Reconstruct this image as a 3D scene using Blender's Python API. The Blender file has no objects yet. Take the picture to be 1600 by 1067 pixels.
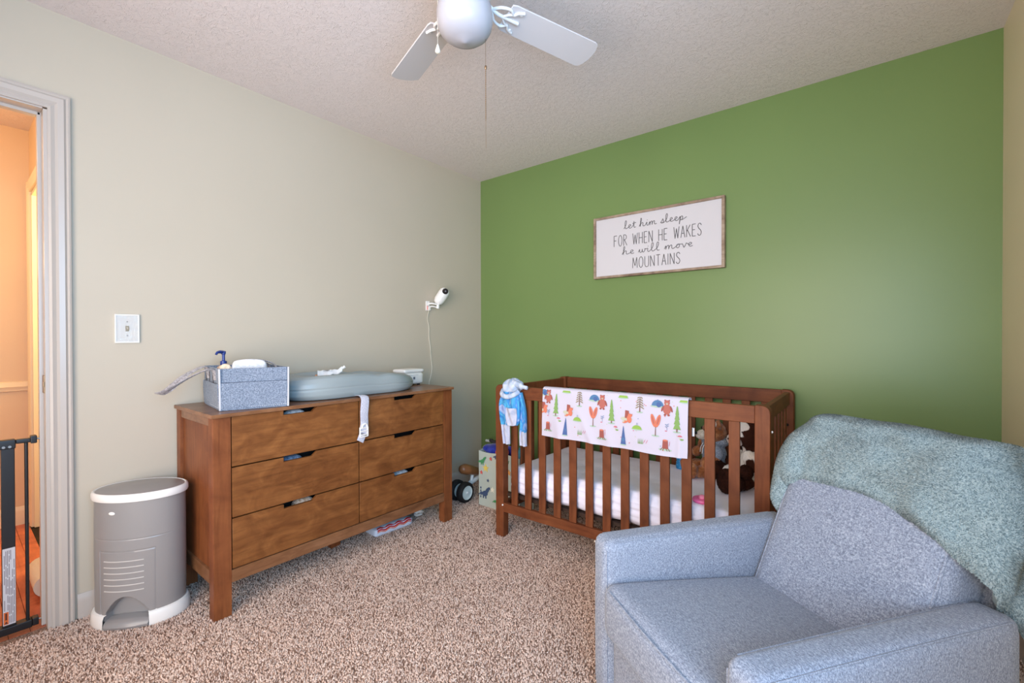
import bpy, bmesh, math, random
import numpy as np
from mathutils import Vector, Matrix, Euler, noise
random.seed(7); rng = np.random.default_rng(7)
R = math.radians
S = bpy.context.scene
COL = S.collection

# ------------------------------------------------------------ camera
cam = bpy.data.objects.new('camera', bpy.data.cameras.new('camera')); COL.objects.link(cam)
f, CX, CY, CZ, yaw, pit, rol = 705.10, 2.536, -2.773, 1.142, R(38.527), R(0.403), R(-0.138)
fw = Vector((-math.sin(yaw)*math.cos(pit), math.cos(yaw)*math.cos(pit), -math.sin(pit)))
rt = Vector((math.cos(yaw), math.sin(yaw), 0)); up = rt.cross(fw)
r2 = rt*math.cos(rol)+up*math.sin(rol); u2 = -rt*math.sin(rol)+up*math.cos(rol)
M4 = Matrix((r2, u2, -fw)).transposed().to_4x4(); M4.translation = (CX, CY, CZ)
cam.matrix_world = M4
cam.data.sensor_width = 36; cam.data.lens = f/1600*36; cam.data.clip_start = 0.02
S.camera = cam
S.view_settings.view_transform = 'Standard'; S.view_settings.look = 'None'
S.view_settings.exposure = -0.66; S.view_settings.gamma = 1.0
S.view_settings.use_curve_mapping = False
S.cycles.max_bounces = 12; S.cycles.diffuse_bounces = 8

# ------------------------------------------------------------ world, daylight and added rear fill
wd = bpy.data.worlds.new('sky'); S.world = wd; wd.use_nodes = True
bgn = wd.node_tree.nodes['Background']; bgn.inputs[0].default_value = (0.62, 0.78, 1.0, 1); bgn.inputs[1].default_value = 1.2

def area(name, loc, target, sx, sy, power, color, spread=180):
    l = bpy.data.lights.new(name, 'AREA'); l.shape = 'RECTANGLE'; l.size = sx; l.size_y = sy
    l.energy = power; l.color = color; l.spread = R(spread)
    o = bpy.data.objects.new(name, l); COL.objects.link(o); o.location = loc
    d = Vector(target)-Vector(loc); o.rotation_euler = d.to_track_quat('-Z', 'Y').to_euler()
    return o
WY0, WY1, WZ0, WZ1 = -3.40, -2.20, 0.72, 2.10     # window in the right wall
VX0, VX1, VZ0, VZ1 = 0.85, 2.85, 0.25, 2.15                             # opening added behind the camera for the fill light
area('daylight_right_window', (3.13, (WY0+WY1)/2, (WZ0+WZ1)/2), (.25, -.5, 2.4), 1.15, 1.3, 100, (0.32, 0.63, 1.0), 160)
area('rear_fill_light', ((VX0+VX1)/2, -3.74, (VZ0+VZ1)/2), (.55, 0, 1.35), VX1-VX0-.1, VZ1-VZ0-.1, 86, (1.0, 0.86, 0.74), 125)  # added fill with no known source, evens out the room's contrast

# ------------------------------------------------------------ helpers
def chain(o):
    m = Matrix.Identity(4)
    while o:
        m = Matrix.LocRotScale(o.location, o.rotation_euler, o.scale) @ m; o = o.parent
    return m
def props(o, label=None, cat=None, group=None, kind=None):
    for k, v in (('label', label), ('category', cat), ('group', group), ('kind', kind)):
        if v: o[k] = v
    return o
def thing(name, label, cat, loc=(0, 0, 0), rz=0, group=None):
    o = bpy.data.objects.new(name, None); COL.objects.link(o)
    o.empty_display_size = 0.05; o.location = loc; o.rotation_euler = (0, 0, rz)
    return props(o, label, cat, group)

class B:
    def __init__(s): s.bm = bmesh.new()
    def merge(s, t, mat=0, M=None):
        if M is not None: bmesh.ops.transform(t, matrix=M, verts=t.verts)
        for f_ in t.faces: f_.material_index = mat
        me = bpy.data.meshes.new('t'); t.to_mesh(me); t.free(); s.bm.from_mesh(me); bpy.data.meshes.remove(me)
        return s
    def box(s, a, b, bev=0, seg=2, mat=0, M=None):
        a = Vector(a); b = Vector(b); t = bmesh.new(); bmesh.ops.create_cube(t, size=1)
        c = (a+b)/2; d = b-a
        for v in t.verts: v.co = Vector((v.co.x*d.x, v.co.y*d.y, v.co.z*d.z))+c
        if bev: bmesh.ops.bevel(t, geom=t.edges[:], offset=min(bev, min(abs(x) for x in d)*.49), segments=seg, affect='EDGES', profile=.5)
        return s.merge(t, mat, M)
    def prism(s, pts, lo, hi, axis='x', bev=0, seg=2, mat=0, M=None):
        # polygon in the plane across axis, extruded from lo to hi
        t = bmesh.new()
        mk = {'x': lambda p, h: (h, p[0], p[1]), 'y': lambda p, h: (p[0], h, p[1]), 'z': lambda p, h: (p[0], p[1], h)}[axis]
        v0 = [t.verts.new(mk(p, lo)) for p in pts]; v1 = [t.verts.new(mk(p, hi)) for p in pts]
        n = len(pts); t.faces.new(v0); t.faces.new(v1[::-1])
        for i in range(n): t.faces.new((v0[i], v1[i], v1[(i+1) % n], v0[(i+1) % n]))
        bmesh.ops.recalc_face_normals(t, faces=t.faces[:])
        if bev: bmesh.ops.bevel(t, geom=t.edges[:], offset=bev, segments=seg, affect='EDGES', profile=.5)
        return s.merge(t, mat, M)
    def cyl(s, p0, p1, r0, r1=None, seg=20, mat=0, bev=0):
        p0 = Vector(p0); p1 = Vector(p1); d = p1-p0; t = bmesh.new()
        bmesh.ops.create_cone(t, cap_ends=True, segments=seg, radius1=r0, radius2=r0 if r1 is None else r1, depth=d.length)
        if bev:
            es = [e for e in t.edges if any(len(f_.verts) > 4 for f_ in e.link_faces)]
            bmesh.ops.bevel(t, geom=es, offset=bev, segments=2, affect='EDGES', profile=.5)
        return s.merge(t, mat, Matrix.Translation((p0+p1)/2) @ d.to_track_quat('Z', 'Y').to_matrix().to_4x4())
    def ball(s, c, r, seg=20, mat=0, M=None):
        t = bmesh.new(); bmesh.ops.create_uvsphere(t, u_segments=seg, v_segments=max(6, seg//2), radius=1)
        r = (r, r, r) if isinstance(r, (int, float)) else r
        m = Matrix.Translation(c) @ (M or Matrix.Identity(4)) @ Matrix.Diagonal((*r, 1))
        return s.merge(t, mat, m)
    def grid(s, fn, nu, nv, mat=0, cu=False, cv=False, flip=False):
        t = bmesh.new()
        V = [[t.verts.new(fn(i/(nu if cu else nu-1), j/(nv if cv else nv-1))) for j in range(nv)] for i in range(nu)]
        for i in range(nu if cu else nu-1):
            for j in range(nv if cv else nv-1):
                q = (V[i][j], V[(i+1) % nu][j], V[(i+1) % nu][(j+1) % nv], V[i][(j+1) % nv])
                try: t.faces.new(q[::-1] if flip else q)
                except ValueError: pass
        return s.merge(t, mat)
    def tube(s, pts, r, seg=8, mat=0, closed=False, flat=None, upv=None):
        # r: number or list; flat=(w,h) gives an elliptical ribbon section
        P = [Vector(p) for p in pts]; n = len(P); t = bmesh.new(); rings = []
        nrm = None
        for i in range(n):
            a = P[(i-1) % n] if closed or i else P[0]; b = P[(i+1) % n] if closed or i < n-1 else P[-1]
            tg = (b-a).normalized()
            if upv is not None: nrm = Vector(upv)
            elif nrm is None: nrm = tg.orthogonal()
            nrm = (nrm-tg*nrm.dot(tg)).normalized(); bi = tg.cross(nrm)
            rr = r[i] if isinstance(r, (list, tuple)) else r
            w, h = (rr, rr) if flat is None else (flat[0]*rr, flat[1]*rr)
            rings.append([t.verts.new(P[i]+bi*(w*math.cos(2*math.pi*k/seg))+nrm*(h*math.sin(2*math.pi*k/seg))) for k in range(seg)])
        for i in range(n if closed else n-1):
            A = rings[i]; C = rings[(i+1) % n]
            for k in range(seg): t.faces.new((A[k], A[(k+1) % seg], C[(k+1) % seg], C[k]))
        if not closed: t.faces.new(rings[0][::-1]); t.faces.new(rings[-1])
        bmesh.ops.recalc_face_normals(t, faces=t.faces[:])
        return s.merge(t, mat)
    def lathe(s, prof, seg=32, mat=0, sx=1, sy=1, M=None, caps=True):
        t = bmesh.new()
        rings = [[t.verts.new((r*sx*math.cos(2*math.pi*k/seg), r*sy*math.sin(2*math.pi*k/seg), z)) for k in range(seg)] for r, z in prof]
        for A, C in zip(rings, rings[1:]):
            for k in range(seg): t.faces.new((A[k], A[(k+1) % seg], C[(k+1) % seg], C[k]))
        if caps: t.faces.new(rings[0][::-1]); t.faces.new(rings[-1])
        bmesh.ops.recalc_face_normals(t, faces=t.faces[:])
        return s.merge(t, mat, M)
    def cushion(s, size, r, bulge=(0, 0, 0), n=14, mat=0, M=None, fn=None):
        # rounded block centred on the origin, puffed by bulge along each axis
        h = Vector(size)/2; t = bmesh.new(); bmesh.ops.create_cube(t, size=2)
        bmesh.ops.subdivide_edges(t, edges=t.edges[:], cuts=n, use_grid_fill=True)
        for v in t.verts:
            q = v.co.copy()
            # denser towards the edges so that the rounding is smooth
            q = Vector([math.copysign(1-(1-abs(c))**1.5, c) for c in q])
            p = Vector((q.x*h.x, q.y*h.y, q.z*h.z))
            inner = Vector([max(-(h[i]-r), min(h[i]-r, p[i])) for i in range(3)])
            d = p-inner
            if d.length > 1e-9: p = inner+d.normalized()*r
            for i in range(3):
                a, b = [k for k in range(3) if k != i]
                p[i] += bulge[i]*q[i]*(1-q[a]**2)*(1-q[b]**2)
            if fn: p = fn(p, q)
            v.co = p
        return s.merge(t, mat, M)
    def build(s, name, mats, parent=None, world=False, ang=45, kind=None, label=None, smooth=True):
        me = bpy.data.meshes.new(name); s.bm.to_mesh(me); s.bm.free()
        if world and parent is not None: me.transform(chain(parent).inverted())
        for m in (mats if isinstance(mats, (list, tuple)) else [mats]): me.materials.append(m)
        if smooth:
            me.polygons.foreach_set('use_smooth', [True]*len(me.polygons)); me.set_sharp_from_angle(angle=R(ang))
        o = bpy.data.objects.new(name, me); COL.objects.link(o)
        if len(me.polygons) < 400:
            wn = o.modifiers.new('face_normals', 'WEIGHTED_NORMAL'); wn.keep_sharp = True
        if parent is not None: o.parent = parent
        return props(o, label=label, kind=kind)
def thicken(bm, th):
    # second layer th behind the surface, joined along the open border
    bm.normal_update(); V = bm.verts[:]; F = bm.faces[:]; E_ = [e for e in bm.edges if len(e.link_faces) == 1]
    inner = {v: bm.verts.new(v.co-v.normal*th) for v in V}
    for f_ in F: bm.faces.new([inner[v] for v in reversed(f_.verts)])
    for e in E_:
        l = e.link_loops[0]; a, c = l.vert, l.link_loop_next.vert
        bm.faces.new((c, a, inner[a], inner[c]))
def crm(pts, n=8, closed=False):
    # Catmull-Rom through pts
    P = [Vector(p) for p in pts]; out = []; m = len(P)
    for i in range(m if closed else m-1):
        g = lambda k: P[k % m] if closed else P[max(0, min(m-1, k))]
        p0, p1, p2, p3 = g(i-1), g(i), g(i+1), g(i+2)
        for k in range(n):
            t = k/n; out.append(0.5*((2*p1)+(p2-p0)*t+(2*p0-5*p1+4*p2-p3)*t*t+(3*p1-p0-3*p2+p3)*t**3))
    if not closed: out.append(P[-1])
    return out
def ns(x, y, z=0, sc=1): return noise.noise(Vector((x*sc, y*sc, z*sc)))

# ------------------------------------------------------------ materials
def lin(r, g, b):
    return tuple(((c/255+0.055)/1.055)**2.4 if c/255 > 0.04045 else c/255/12.92 for c in (r, g, b))+(1,)
def mat(name, col, rough=0.5, spec=0.5, metal=0, **kw):
    m = bpy.data.materials.new(name); m.use_nodes = True
    p = m.node_tree.nodes['Principled BSDF']
    p.inputs['Base Color'].default_value = col; p.inputs['Roughness'].default_value = rough
    p.inputs['Specular IOR Level'].default_value = spec; p.inputs['Metallic'].default_value = metal
    for k, v in kw.items(): p.inputs[k.replace('_', ' ')].default_value = v
    return m
class N:
    def __init__(s, m): s.m = m; s.t = m.node_tree; s.p = s.t.nodes['Principled BSDF']
    def add(s, typ, **kw):
        n = s.t.nodes.new(typ)
        for k, v in kw.items():
            if k in n.inputs: n.inputs[k].default_value = v
            else: setattr(n, k, v)
        return n
    def link(s, a, b): s.t.links.new(a, b); return s
    def coord(s, scale=(1, 1, 1), kind='Object', rot=(0, 0, 0)):
        c = s.add('ShaderNodeTexCoord'); mp = s.add('ShaderNodeMapping')
        mp.inputs['Scale'].default_value = scale; mp.inputs['Rotation'].default_value = rot
        s.link(c.outputs[kind], mp.inputs[0]); return mp.outputs[0]
    def noise(s, vec, scale, detail=3, rough=.55, dist=0):
        n = s.add('ShaderNodeTexNoise'); n.inputs['Scale'].default_value = scale; n.inputs['Detail'].default_value = detail
        n.inputs['Roughness'].default_value = rough; n.inputs['Distortion'].default_value = dist
        s.link(vec, n.inputs['Vector']); return n.outputs['Fac']
    def ramp(s, fac, stops, interp='LINEAR'):
        n = s.add('ShaderNodeValToRGB'); e = n.color_ramp.elements; n.color_ramp.interpolation = interp
        while len(e) < len(stops): e.new(.5)
        for i, (p, c) in enumerate(stops): e[i].position = p; e[i].color = c
        s.link(fac, n.inputs[0]); return n.outputs[0]
    def mix(s, fac, a, b, typ='MIX'):
        n = s.add('ShaderNodeMix'); n.data_type = 'RGBA'; n.blend_type = typ
        for sock, v in ((n.inputs[0], fac), (n.inputs[6], a), (n.inputs[7], b)):
            if hasattr(v, 'links') or hasattr(v, 'is_linked'): s.link(v, sock)
            else: sock.default_value = v
        return n.outputs[2]
    def col(s, c): s.link(c, s.p.inputs['Base Color']); return s
    def bump(s, h, strength=.3, dist=.002):
        n = s.add('ShaderNodeBump'); n.inputs['Strength'].default_value = strength; n.inputs['Distance'].default_value = dist
        s.link(h, n.inputs['Height']); s.link(n.outputs[0], s.p.inputs['Normal']); return s

def paint(name, col, rough=.55, bump=.12, scale=180, vary=.03, spec=.4):
    m = mat(name, col, rough, spec); n = N(m); c = n.coord()
    a = n.noise(c, 1.3, 2); lo = tuple(x*(1-vary) for x in col[:3])+(1,); hi = tuple(min(1, x*(1+vary)) for x in col[:3])+(1,)
    n.col(n.ramp(a, [(.3, lo), (.7, hi)])); n.bump(n.noise(c, scale, 2), bump, .001)
    return m
def wood(name, dark, mid, light, grain=(30, 3, 30), rough=.35, blot=4):
    m = mat(name, mid, rough, .3); n = N(m)
    g = n.noise(n.coord(grain), 1.6, 5, .6, .6); b = n.noise(n.coord((blot*1.6, blot, blot*1.6)), 1, 4, .6, 1.0)
    fine = n.noise(n.coord(tuple(x*6 for x in grain)), 1.5, 2)
    base = n.ramp(b, [(.28, dark), (.5, mid), (.74, light)])
    gg = n.ramp(g, [(.3, (.62, .58, .55, 1)), (.55, (1, 1, 1, 1)), (.8, (1.12, 1.1, 1.05, 1))])
    c = n.mix(.75, base, gg, 'MULTIPLY'); n.col(c); n.bump(fine, .06, .0006)
    return m
def fabric(name, dark, mid, light, sc=220, stretch=(1, 1, .35), rough=.95, bump=.5, dist=.0015):
    m = mat(name, mid, rough, .15); n = N(m); m.node_tree.nodes['Principled BSDF'].inputs['Sheen Weight'].default_value = .15
    a = n.noise(n.coord(stretch), sc, 2, .6); b = n.noise(n.coord((stretch[2], stretch[1], stretch[0])), sc*.8, 2, .6)
    mx = n.add('ShaderNodeMath', operation='ADD'); n.link(a, mx.inputs[0]); n.link(b, mx.inputs[1])
    h = n.add('ShaderNodeMath', operation='MULTIPLY'); n.link(mx.outputs[0], h.inputs[0]); h.inputs[1].default_value = .5
    n.col(n.ramp(h.outputs[0], [(.36, dark), (.5, mid), (.63, light)])); n.bump(h.outputs[0], bump, dist)
    return m

M = {}
M['wall'] = paint('greige_wall_paint', lin(194, 183, 165), .5, .15, 260, .02)
M['green'] = paint('green_wall_paint', lin(112, 136, 80), .36, .15, 260, .03)
M['tan'] = paint('tan_wall_paint', lin(236, 220, 190), .5, .12, 260, .02)
M['halltrim'] = paint('hall_cream_trim', lin(240, 226, 196), .3, .05, 60, .02)
M['hallwall'] = paint('hall_cream_paint', lin(226, 202, 168), .5, .12, 260, .02)
M['trim'] = paint('white_trim_gloss', lin(190, 180, 171), .28, .05, 60, .02)
M['white'] = mat('white_plastic', lin(236, 234, 230), .35)
M['offwhite'] = mat('ivory_plastic', lin(226, 218, 200), .4)
M['black'] = mat('black_metal', lin(30, 30, 33), .4)
M['rubber'] = mat('black_rubber', lin(20, 20, 22), .7)
M['dark'] = mat('dark_interior', lin(16, 11, 9), .8)
M['steel'] = mat('steel', lin(170, 168, 165), .3, .5, 1)
M['brass'] = mat('aged_brass', lin(150, 120, 90), .4, .5, 1)

m = mat('textured_ceiling', lin(230, 218, 215), .7, .3); n = N(m); c = n.coord()
a = n.noise(c, 26, 2, .5, 2.2); b = n.noise(c, 60, 2, .5, .5)
h = n.add('ShaderNodeMath', operation='ADD'); n.link(n.ramp(a, [(.485, (0, 0, 0, 1)), (.515, (1, 1, 1, 1)), (.545, (0, 0, 0, 1))]), h.inputs[0]); n.link(b, h.inputs[1])
n.bump(h.outputs[0], .5, .0035); M['ceil'] = m

M['dresser'] = wood('walnut_stain', lin(112, 74, 48), lin(132, 91, 62), lin(148, 106, 76), (16, 4, 34), .30, 5)
M['drawer'] = wood('walnut_stain_drawer', lin(108, 64, 32), lin(128, 80, 42), lin(150, 98, 54), (30, 3.2, 34), .42, 7)
M['dresser_leg'] = wood('walnut_stain_upright', lin(112, 62, 34), lin(128, 74, 42), lin(140, 84, 48), (34, 34, 3), .45, 4)
M['crib'] = wood('espresso_crib_stain', lin(96, 50, 26), lin(114, 62, 34), lin(128, 74, 42), (3, 30, 30), .58, 3)
M['crib_up'] = wood('espresso_crib_stain_upright', lin(96, 50, 26), lin(114, 62, 34), lin(128, 74, 42), (34, 34, 3), .58, 3)
M['plank'] = wood('red_oak_floor', lin(168, 84, 56), lin(198, 112, 78), lin(214, 134, 98), (3, 22, 22), .3, 3)
M['frame'] = wood('weathered_frame', lin(120, 98, 82), lin(158, 136, 116), lin(184, 164, 144), (4, 50, 50), .7, 6)
M['chair'] = fabric('heather_grey_upholstery', lin(104, 111, 126), lin(137, 145, 161), lin(171, 178, 191), 420, (1, 1, .4), .95, .35, .001)
M['felt'] = fabric('grey_felt', lin(92, 102, 118), lin(122, 134, 152), lin(152, 162, 178), 260, (1, 1, 1), .95, .4)
M['band'] = fabric('grey_webbing', lin(128, 124, 128), lin(168, 164, 168), lin(196, 192, 196), 160, (1, 1, .3))

# ------------------------------------------------------------ room shell
W, D, H, T = 2.967, 3.6, 2.44, 0.115
DY0, DY1, DZ = -3.29, -2.53, 2.045      # door opening in the left wall
HX, HY = -1.58, -2.44                   # hall: far wall and its right-hand wall
def structure(name, b, m, parent=None, ang=40, kind='structure', label=None):
    o = b.build(name, m, parent, ang=ang, label=label)
    if parent is None: o['kind'] = kind
    return o
floor = structure('floor', B().box((-.03, -D, -.05), (W, 0, 0)), None or M['dark'])
b = B().box((-T, DY1+.02, 0), (0, 0, H)).box((-T, -D, 0), (0, DY0-.02, H)).box((-T, DY0-.02, DZ+.02), (0, DY1+.02, H))
structure('wall_left', b, M['wall'])
structure('wall_back', B().box((-T, 0, 0), (W+T, T, H)), M['green'])
b = B().box((W, WY1, 0), (W+T, 0, H)).box((W, -D, 0), (W+T, WY0, H)).box((W, WY0, 0), (W+T, WY1, WZ0)).box((W, WY0, WZ1), (W+T, WY1, H))
structure('wall_right', b, M['tan'])
b = B().box((-T, -D-T, 0), (VX0, -D, H)).box((VX1, -D-T, 0), (W+T, -D, H)).box((VX0, -D-T, 0), (VX1, -D, VZ0)).box((VX0, -D-T, VZ1), (VX1, -D, H))
structure('wall_front', b, M['wall'])
structure('ceiling', B().box((-T, -D-T, H), (W+T, T, H+.08)), M['ceil'])
# unseen frames: the right one lets daylight in, the rear is added for fill
def window(name, ax, c, a0, a1, WZ0, WZ1):
    b = B(); w = .05
    def bar(p0, p1, q0, q1):
        if ax == 'x': b.box((c, p0, q0), (c+T, p1, q1), .004)
        else: b.box((p0, c-T, q0), (p1, c, q1), .004)
    bar(a0, a0+w, WZ0, WZ1); bar(a1-w, a1, WZ0, WZ1); bar(a0+w, a1-w, WZ0, WZ0+w); bar(a0+w, a1-w, WZ1-w, WZ1); bar(a0+w, a1-w, (WZ0+WZ1)/2-.02, (WZ0+WZ1)/2+.02)
    structure(name, b, M['trim'])
window('window_1', 'x', W, WY0, WY1, WZ0, WZ1); window('rear_fill_frame', 'y', -D, VX0, VX1, VZ0, VZ1)
# baseboards
def base_prof(h=.1): return [(0, 0), (.014, 0), (.014, h-.03), (.011, h-.015), (.006, h-.006), (.004, h), (0, h)]
b = B().prism([(x, z) for x, z in base_prof()], DY1+.085, -.001, 'y'); structure('baseboard_left', b, M['trim'])
b = B().prism([(-y, z) for y, z in base_prof()], .001, W-.001, 'x'); structure('baseboard_back', b, M['trim'])
b = B().prism([(W-x, z) for x, z in base_prof()], -D+.01, -.015, 'y'); structure('baseboard_right', b, M['trim'])

# carpet pile on the floor slab: short tufts, each with its own tint
m = mat('carpet_pile', lin(176, 142, 120), .95, .1); n = N(m)
at = n.add('ShaderNodeAttribute', attribute_name='tint')
big = n.noise(n.coord(), 2.2, 3)
cc = n.ramp(at.outputs['Fac'], [(.0, lin(110, 84, 72)), (.14, lin(160, 130, 114)), (.32, lin(222, 192, 174)), (.8, lin(242, 216, 200)), (1, lin(250, 230, 216))])
n.col(n.mix(.35, cc, n.ramp(big, [(.35, (.86, .84, .84, 1)), (.65, (1.1, 1.08, 1.06, 1))]), 'MULTIPLY')); M['pile'] = m
m2 = mat('carpet_backing', lin(140, 112, 96), .95, .1); n = N(m2); c = n.coord()
n.col(n.ramp(n.noise(c, 160, 2), [(.35, lin(96, 74, 62)), (.65, lin(176, 146, 128))])); M['carpet'] = m2
floor.data.materials[0] = m2
def tufts(name, P, Nn, hgt, rad, material, parent, lean=.6, clump=None):
    # P points, Nn normals -> three-sided tufts
    n_ = len(P); Nn = Nn/np.linalg.norm(Nn, axis=1, keepdims=True)
    ref = np.where(np.abs(Nn[:, 2:3]) < .9, np.array([[0, 0, 1.]]), np.array([[1., 0, 0]]))
    t1 = np.cross(Nn, ref); t1 /= np.linalg.norm(t1, axis=1, keepdims=True); t2 = np.cross(Nn, t1)
    ph = rng.uniform(0, 6.28, n_); hh = hgt*rng.uniform(.6, 1.15, n_); rr = rad*rng.uniform(.75, 1.25, n_)
    V = np.zeros((n_, 4, 3))
    for k in range(3):
        a = ph+k*2.0944
        V[:, k] = P+rr[:, None]*(np.cos(a)[:, None]*t1+np.sin(a)[:, None]*t2)-Nn*hgt*.12
    la = rng.uniform(0, 6.28, n_); ll = lean*hgt*rng.uniform(.2, 1, n_)
    if clump is not None: la = la*.35+clump
    V[:, 3] = P+Nn*hh[:, None]+ll[:, None]*(np.cos(la)[:, None]*t1+np.sin(la)[:, None]*t2)
    idx = (np.arange(n_)*4)[:, None]; F = np.concatenate([idx+[0, 1, 3], idx+[1, 2, 3], idx+[2, 0, 3]], 1).reshape(-1)
    me = bpy.data.meshes.new(name); nf = n_*3
    me.vertices.add(n_*4); me.vertices.foreach_set('co', V.reshape(-1)); me.loops.add(nf*3); me.loops.foreach_set('vertex_index', F.astype(np.int32))
    me.polygons.add(nf); me.polygons.foreach_set('loop_start', np.arange(0, nf*3, 3, dtype=np.int32)); me.polygons.foreach_set('loop_total', np.full(nf, 3, np.int32))
    me.update(); me.validate()
    at = me.attributes.new('tint', 'FLOAT', 'POINT'); at.data.foreach_set('value', np.repeat(rng.random(n_), 4).astype(np.float32))
    me.materials.append(material); me.polygons.foreach_set('use_smooth', np.ones(nf, bool))
    o = bpy.data.objects.new(name, me); COL.objects.link(o); o.parent = parent; o['kind'] = 'stuff'
    return o
g = .0060; xs, ys = np.meshgrid(np.arange(.012, W-.012, g), np.arange(-3.3, -.012, g))
P = np.stack([xs.ravel(), ys.ravel(), np.zeros(xs.size)], 1); P[:, :2] += rng.uniform(-.0035, .0035, (len(P), 2))
tufts('carpet_pile', P, np.tile([0, 0, 1.], (len(P), 1)), .008, .0038, M['pile'], floor)

# ------------------------------------------------------------ door frame, hall and gate
door = props(thing('door_1', None, None, (0, DY1, 0)), kind='structure')
cas = [(0, 0), (0, .012), (.008, .016), (.02, .012), (.028, .018), (.045, .02), (.052, .014), (.058, .018), (.064, .016), (.064, 0)]
def casing(inner, z0, z1, sgn, x0, d=1):  # vertical casing, profile (distance from opening, proud of wall)
    return [(x0+d*t, inner+sgn*w) for w, t in cas]
def cas_pt(u, v):
    w, t = cas[round(u*(len(cas)-1))]; k = round(v*3)
    return (t, (DY1+.012+w) if k < 2 else (DY0-.012-w), 0 if k in (0, 3) else DZ+.004+w)
b = B().grid(cas_pt, len(cas), 4); bmesh.ops.recalc_face_normals(b.bm, faces=b.bm.faces[:])
if sum(f_.normal.x for f_ in b.bm.faces) < 0: bmesh.ops.reverse_faces(b.bm, faces=b.bm.faces[:])
b.build('casing', M['trim'], door, world=True, ang=25)
b = B().box((-T-.004, DY1, 0), (.004, DY1+.02, DZ), .002); b.build('jamb', M['trim'], door, world=True)
b = B().box((-T-.004, DY0-.02, 0), (.004, DY0, DZ), .002); b.build('jamb', M['trim'], door, world=True)
b = B().box((-T-.004, DY0, DZ-.002), (.004, DY1, DZ+.02), .002); b.build('jamb', M['trim'], door, world=True)
b = B().box((-.085, DY1-.012, 0), (-.05, DY1+.002, DZ), .003).box((-.085, DY0, DZ-.014), (-.05, DY1, DZ+.002), .003); b.build('door_stop_moulding', M['trim'], door, world=True)
b = B().box((-.048, DY1-.003, .93), (-.012, DY1+.001, 1.0), .001).box((-.02, DY1-.005, .955), (-.008, DY1, .975), .001); b.build('strike_plate', M['brass'], door, world=True, label='brass strike plate')

hall = structure('wall_hall_far', B().box((HX-.1, -4.4, 0), (HX, HY+.9, H)), M['hallwall'])
OX0, OX1, OZ = -1.45, -.70, 2.03
b = B().box((HX, HY, 0), (OX0, HY+T, H)).box((OX1, HY, 0), (-T, HY+T, H)).box((OX0, HY, OZ), (OX1, HY+T, H))
structure('wall_hall_right', b, M['hallwall'])
structure('wall_hall_left', B().box((HX, -4.5, 0), (0, -4.4, H)), M['hallwall'])
structure('wall_hall_near', B().box((-T, -4.4, 0), (-.005, -D-T, H)), M['hallwall'])
structure('ceiling_hall', B().box((HX-.1, -4.5, H), (-T, HY+1.0, H+.08)), M['ceil'])
structure('wall_side_room', B().box((HX, HY+.9, 0), (-T, HY+1.0, H)), M['hallwall'])
hf = structure('floor_hall', B().box((HX-.1, -4.5, -.05), (-.03, HY+1.0, -.004)), M['dark'])
k = 0
for i in range(26):
    y0 = -3.55+i*.0575
    x0 = -1.56-random.uniform(0, .5)
    while x0 < -.03:
        x1 = min(x0+random.uniform(.5, .9), -.03)
        if x1-max(x0, -1.57) > .02 and y0 < HY-.02:
            B().box((max(x0, -1.57)+.0006, y0+.0006, -.004), (x1-.0006, y0+.0569, .0), .0008, 1).build('plank', M['plank'], hf, world=True)
        x0 = x1
dh = props(thing('door_2', None, None, (OX0, HY, 0)), kind='structure')
def casx(inner, sgn): return [(inner+sgn*w, HY-t) for w, t in cas]
B().prism(casx(OX0-.006, -1), 0, OZ+.07, 'z').build('casing', M['halltrim'], dh, world=True)
B().prism(casx(OX1+.006, 1), 0, OZ+.07, 'z').build('casing', M['halltrim'], dh, world=True)
B().prism([(HY-t, OZ+.006+w) for w, t in cas], OX0-.07, OX1+.07, 'x').build('casing', M['halltrim'], dh, world=True)
B().box((OX0, HY-.003, 0), (OX0+.018, HY+T, OZ), .002).box((OX1-.018, HY-.003, 0), (OX1, HY+T, OZ), .002).box((OX0, HY-.003, OZ-.018), (OX1, HY+T, OZ), .002).build('jamb', M['halltrim'], dh, world=True)
rail = [(0, 0), (.012, .004), (.014, .018), (.022, .03), (.016, .044), (.012, .058), (0, .062)]
structure('trim_1', B().prism([(HX+t, .822+z) for t, z in rail], -4.4, HY-.001, 'y'), M['halltrim'])
structure('baseboard_hall_far', B().prism([(HX+x, z) for x, z in base_prof(.11)], -4.4, HY-.001, 'y'), M['halltrim'])
structure('baseboard_hall_right', B().prism([(HY-y, z) for y, z in base_prof(.11)], OX1+.075, -T-.002, 'x'), M['halltrim'])
t = thing('draft_roll', 'cream rounded roll on the hall floor just behind the door frame', 'roll', (-.45, -2.493, .0))
B().tube([(-.118, 0, .060), (-.112, 0, .060), (-.10, 0, .060), (.15, 0, .060)], [.030, .044, .050, .050], 20).build('roll_body', M['offwhite'], t)
B().cyl((-.122, 0, .060), (-.116, 0, .060), .012).build('end_button', M['offwhite'], t)
def hall_lamp(name, loc, power, col, r=.09):
    l = bpy.data.lights.new(name, 'POINT'); l.energy = power; l.color = col; l.shadow_soft_size = r
    o = bpy.data.objects.new(name, l); COL.objects.link(o); o.location = loc
hall_lamp('hall_ceiling_lamp', (-.75, -3.3, 2.15), 24, (1.0, .66, .40))
hall_lamp('hall_yellow_fill', (-.62, -2.95, 1.55), 9, (1.0, .76, .40))  # added point light, stands in for yellow light from another doorway
hall_lamp('side_room_lamp', (-.95, HY+.5, 1.9), 60, (1.0, .78, .34))

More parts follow.
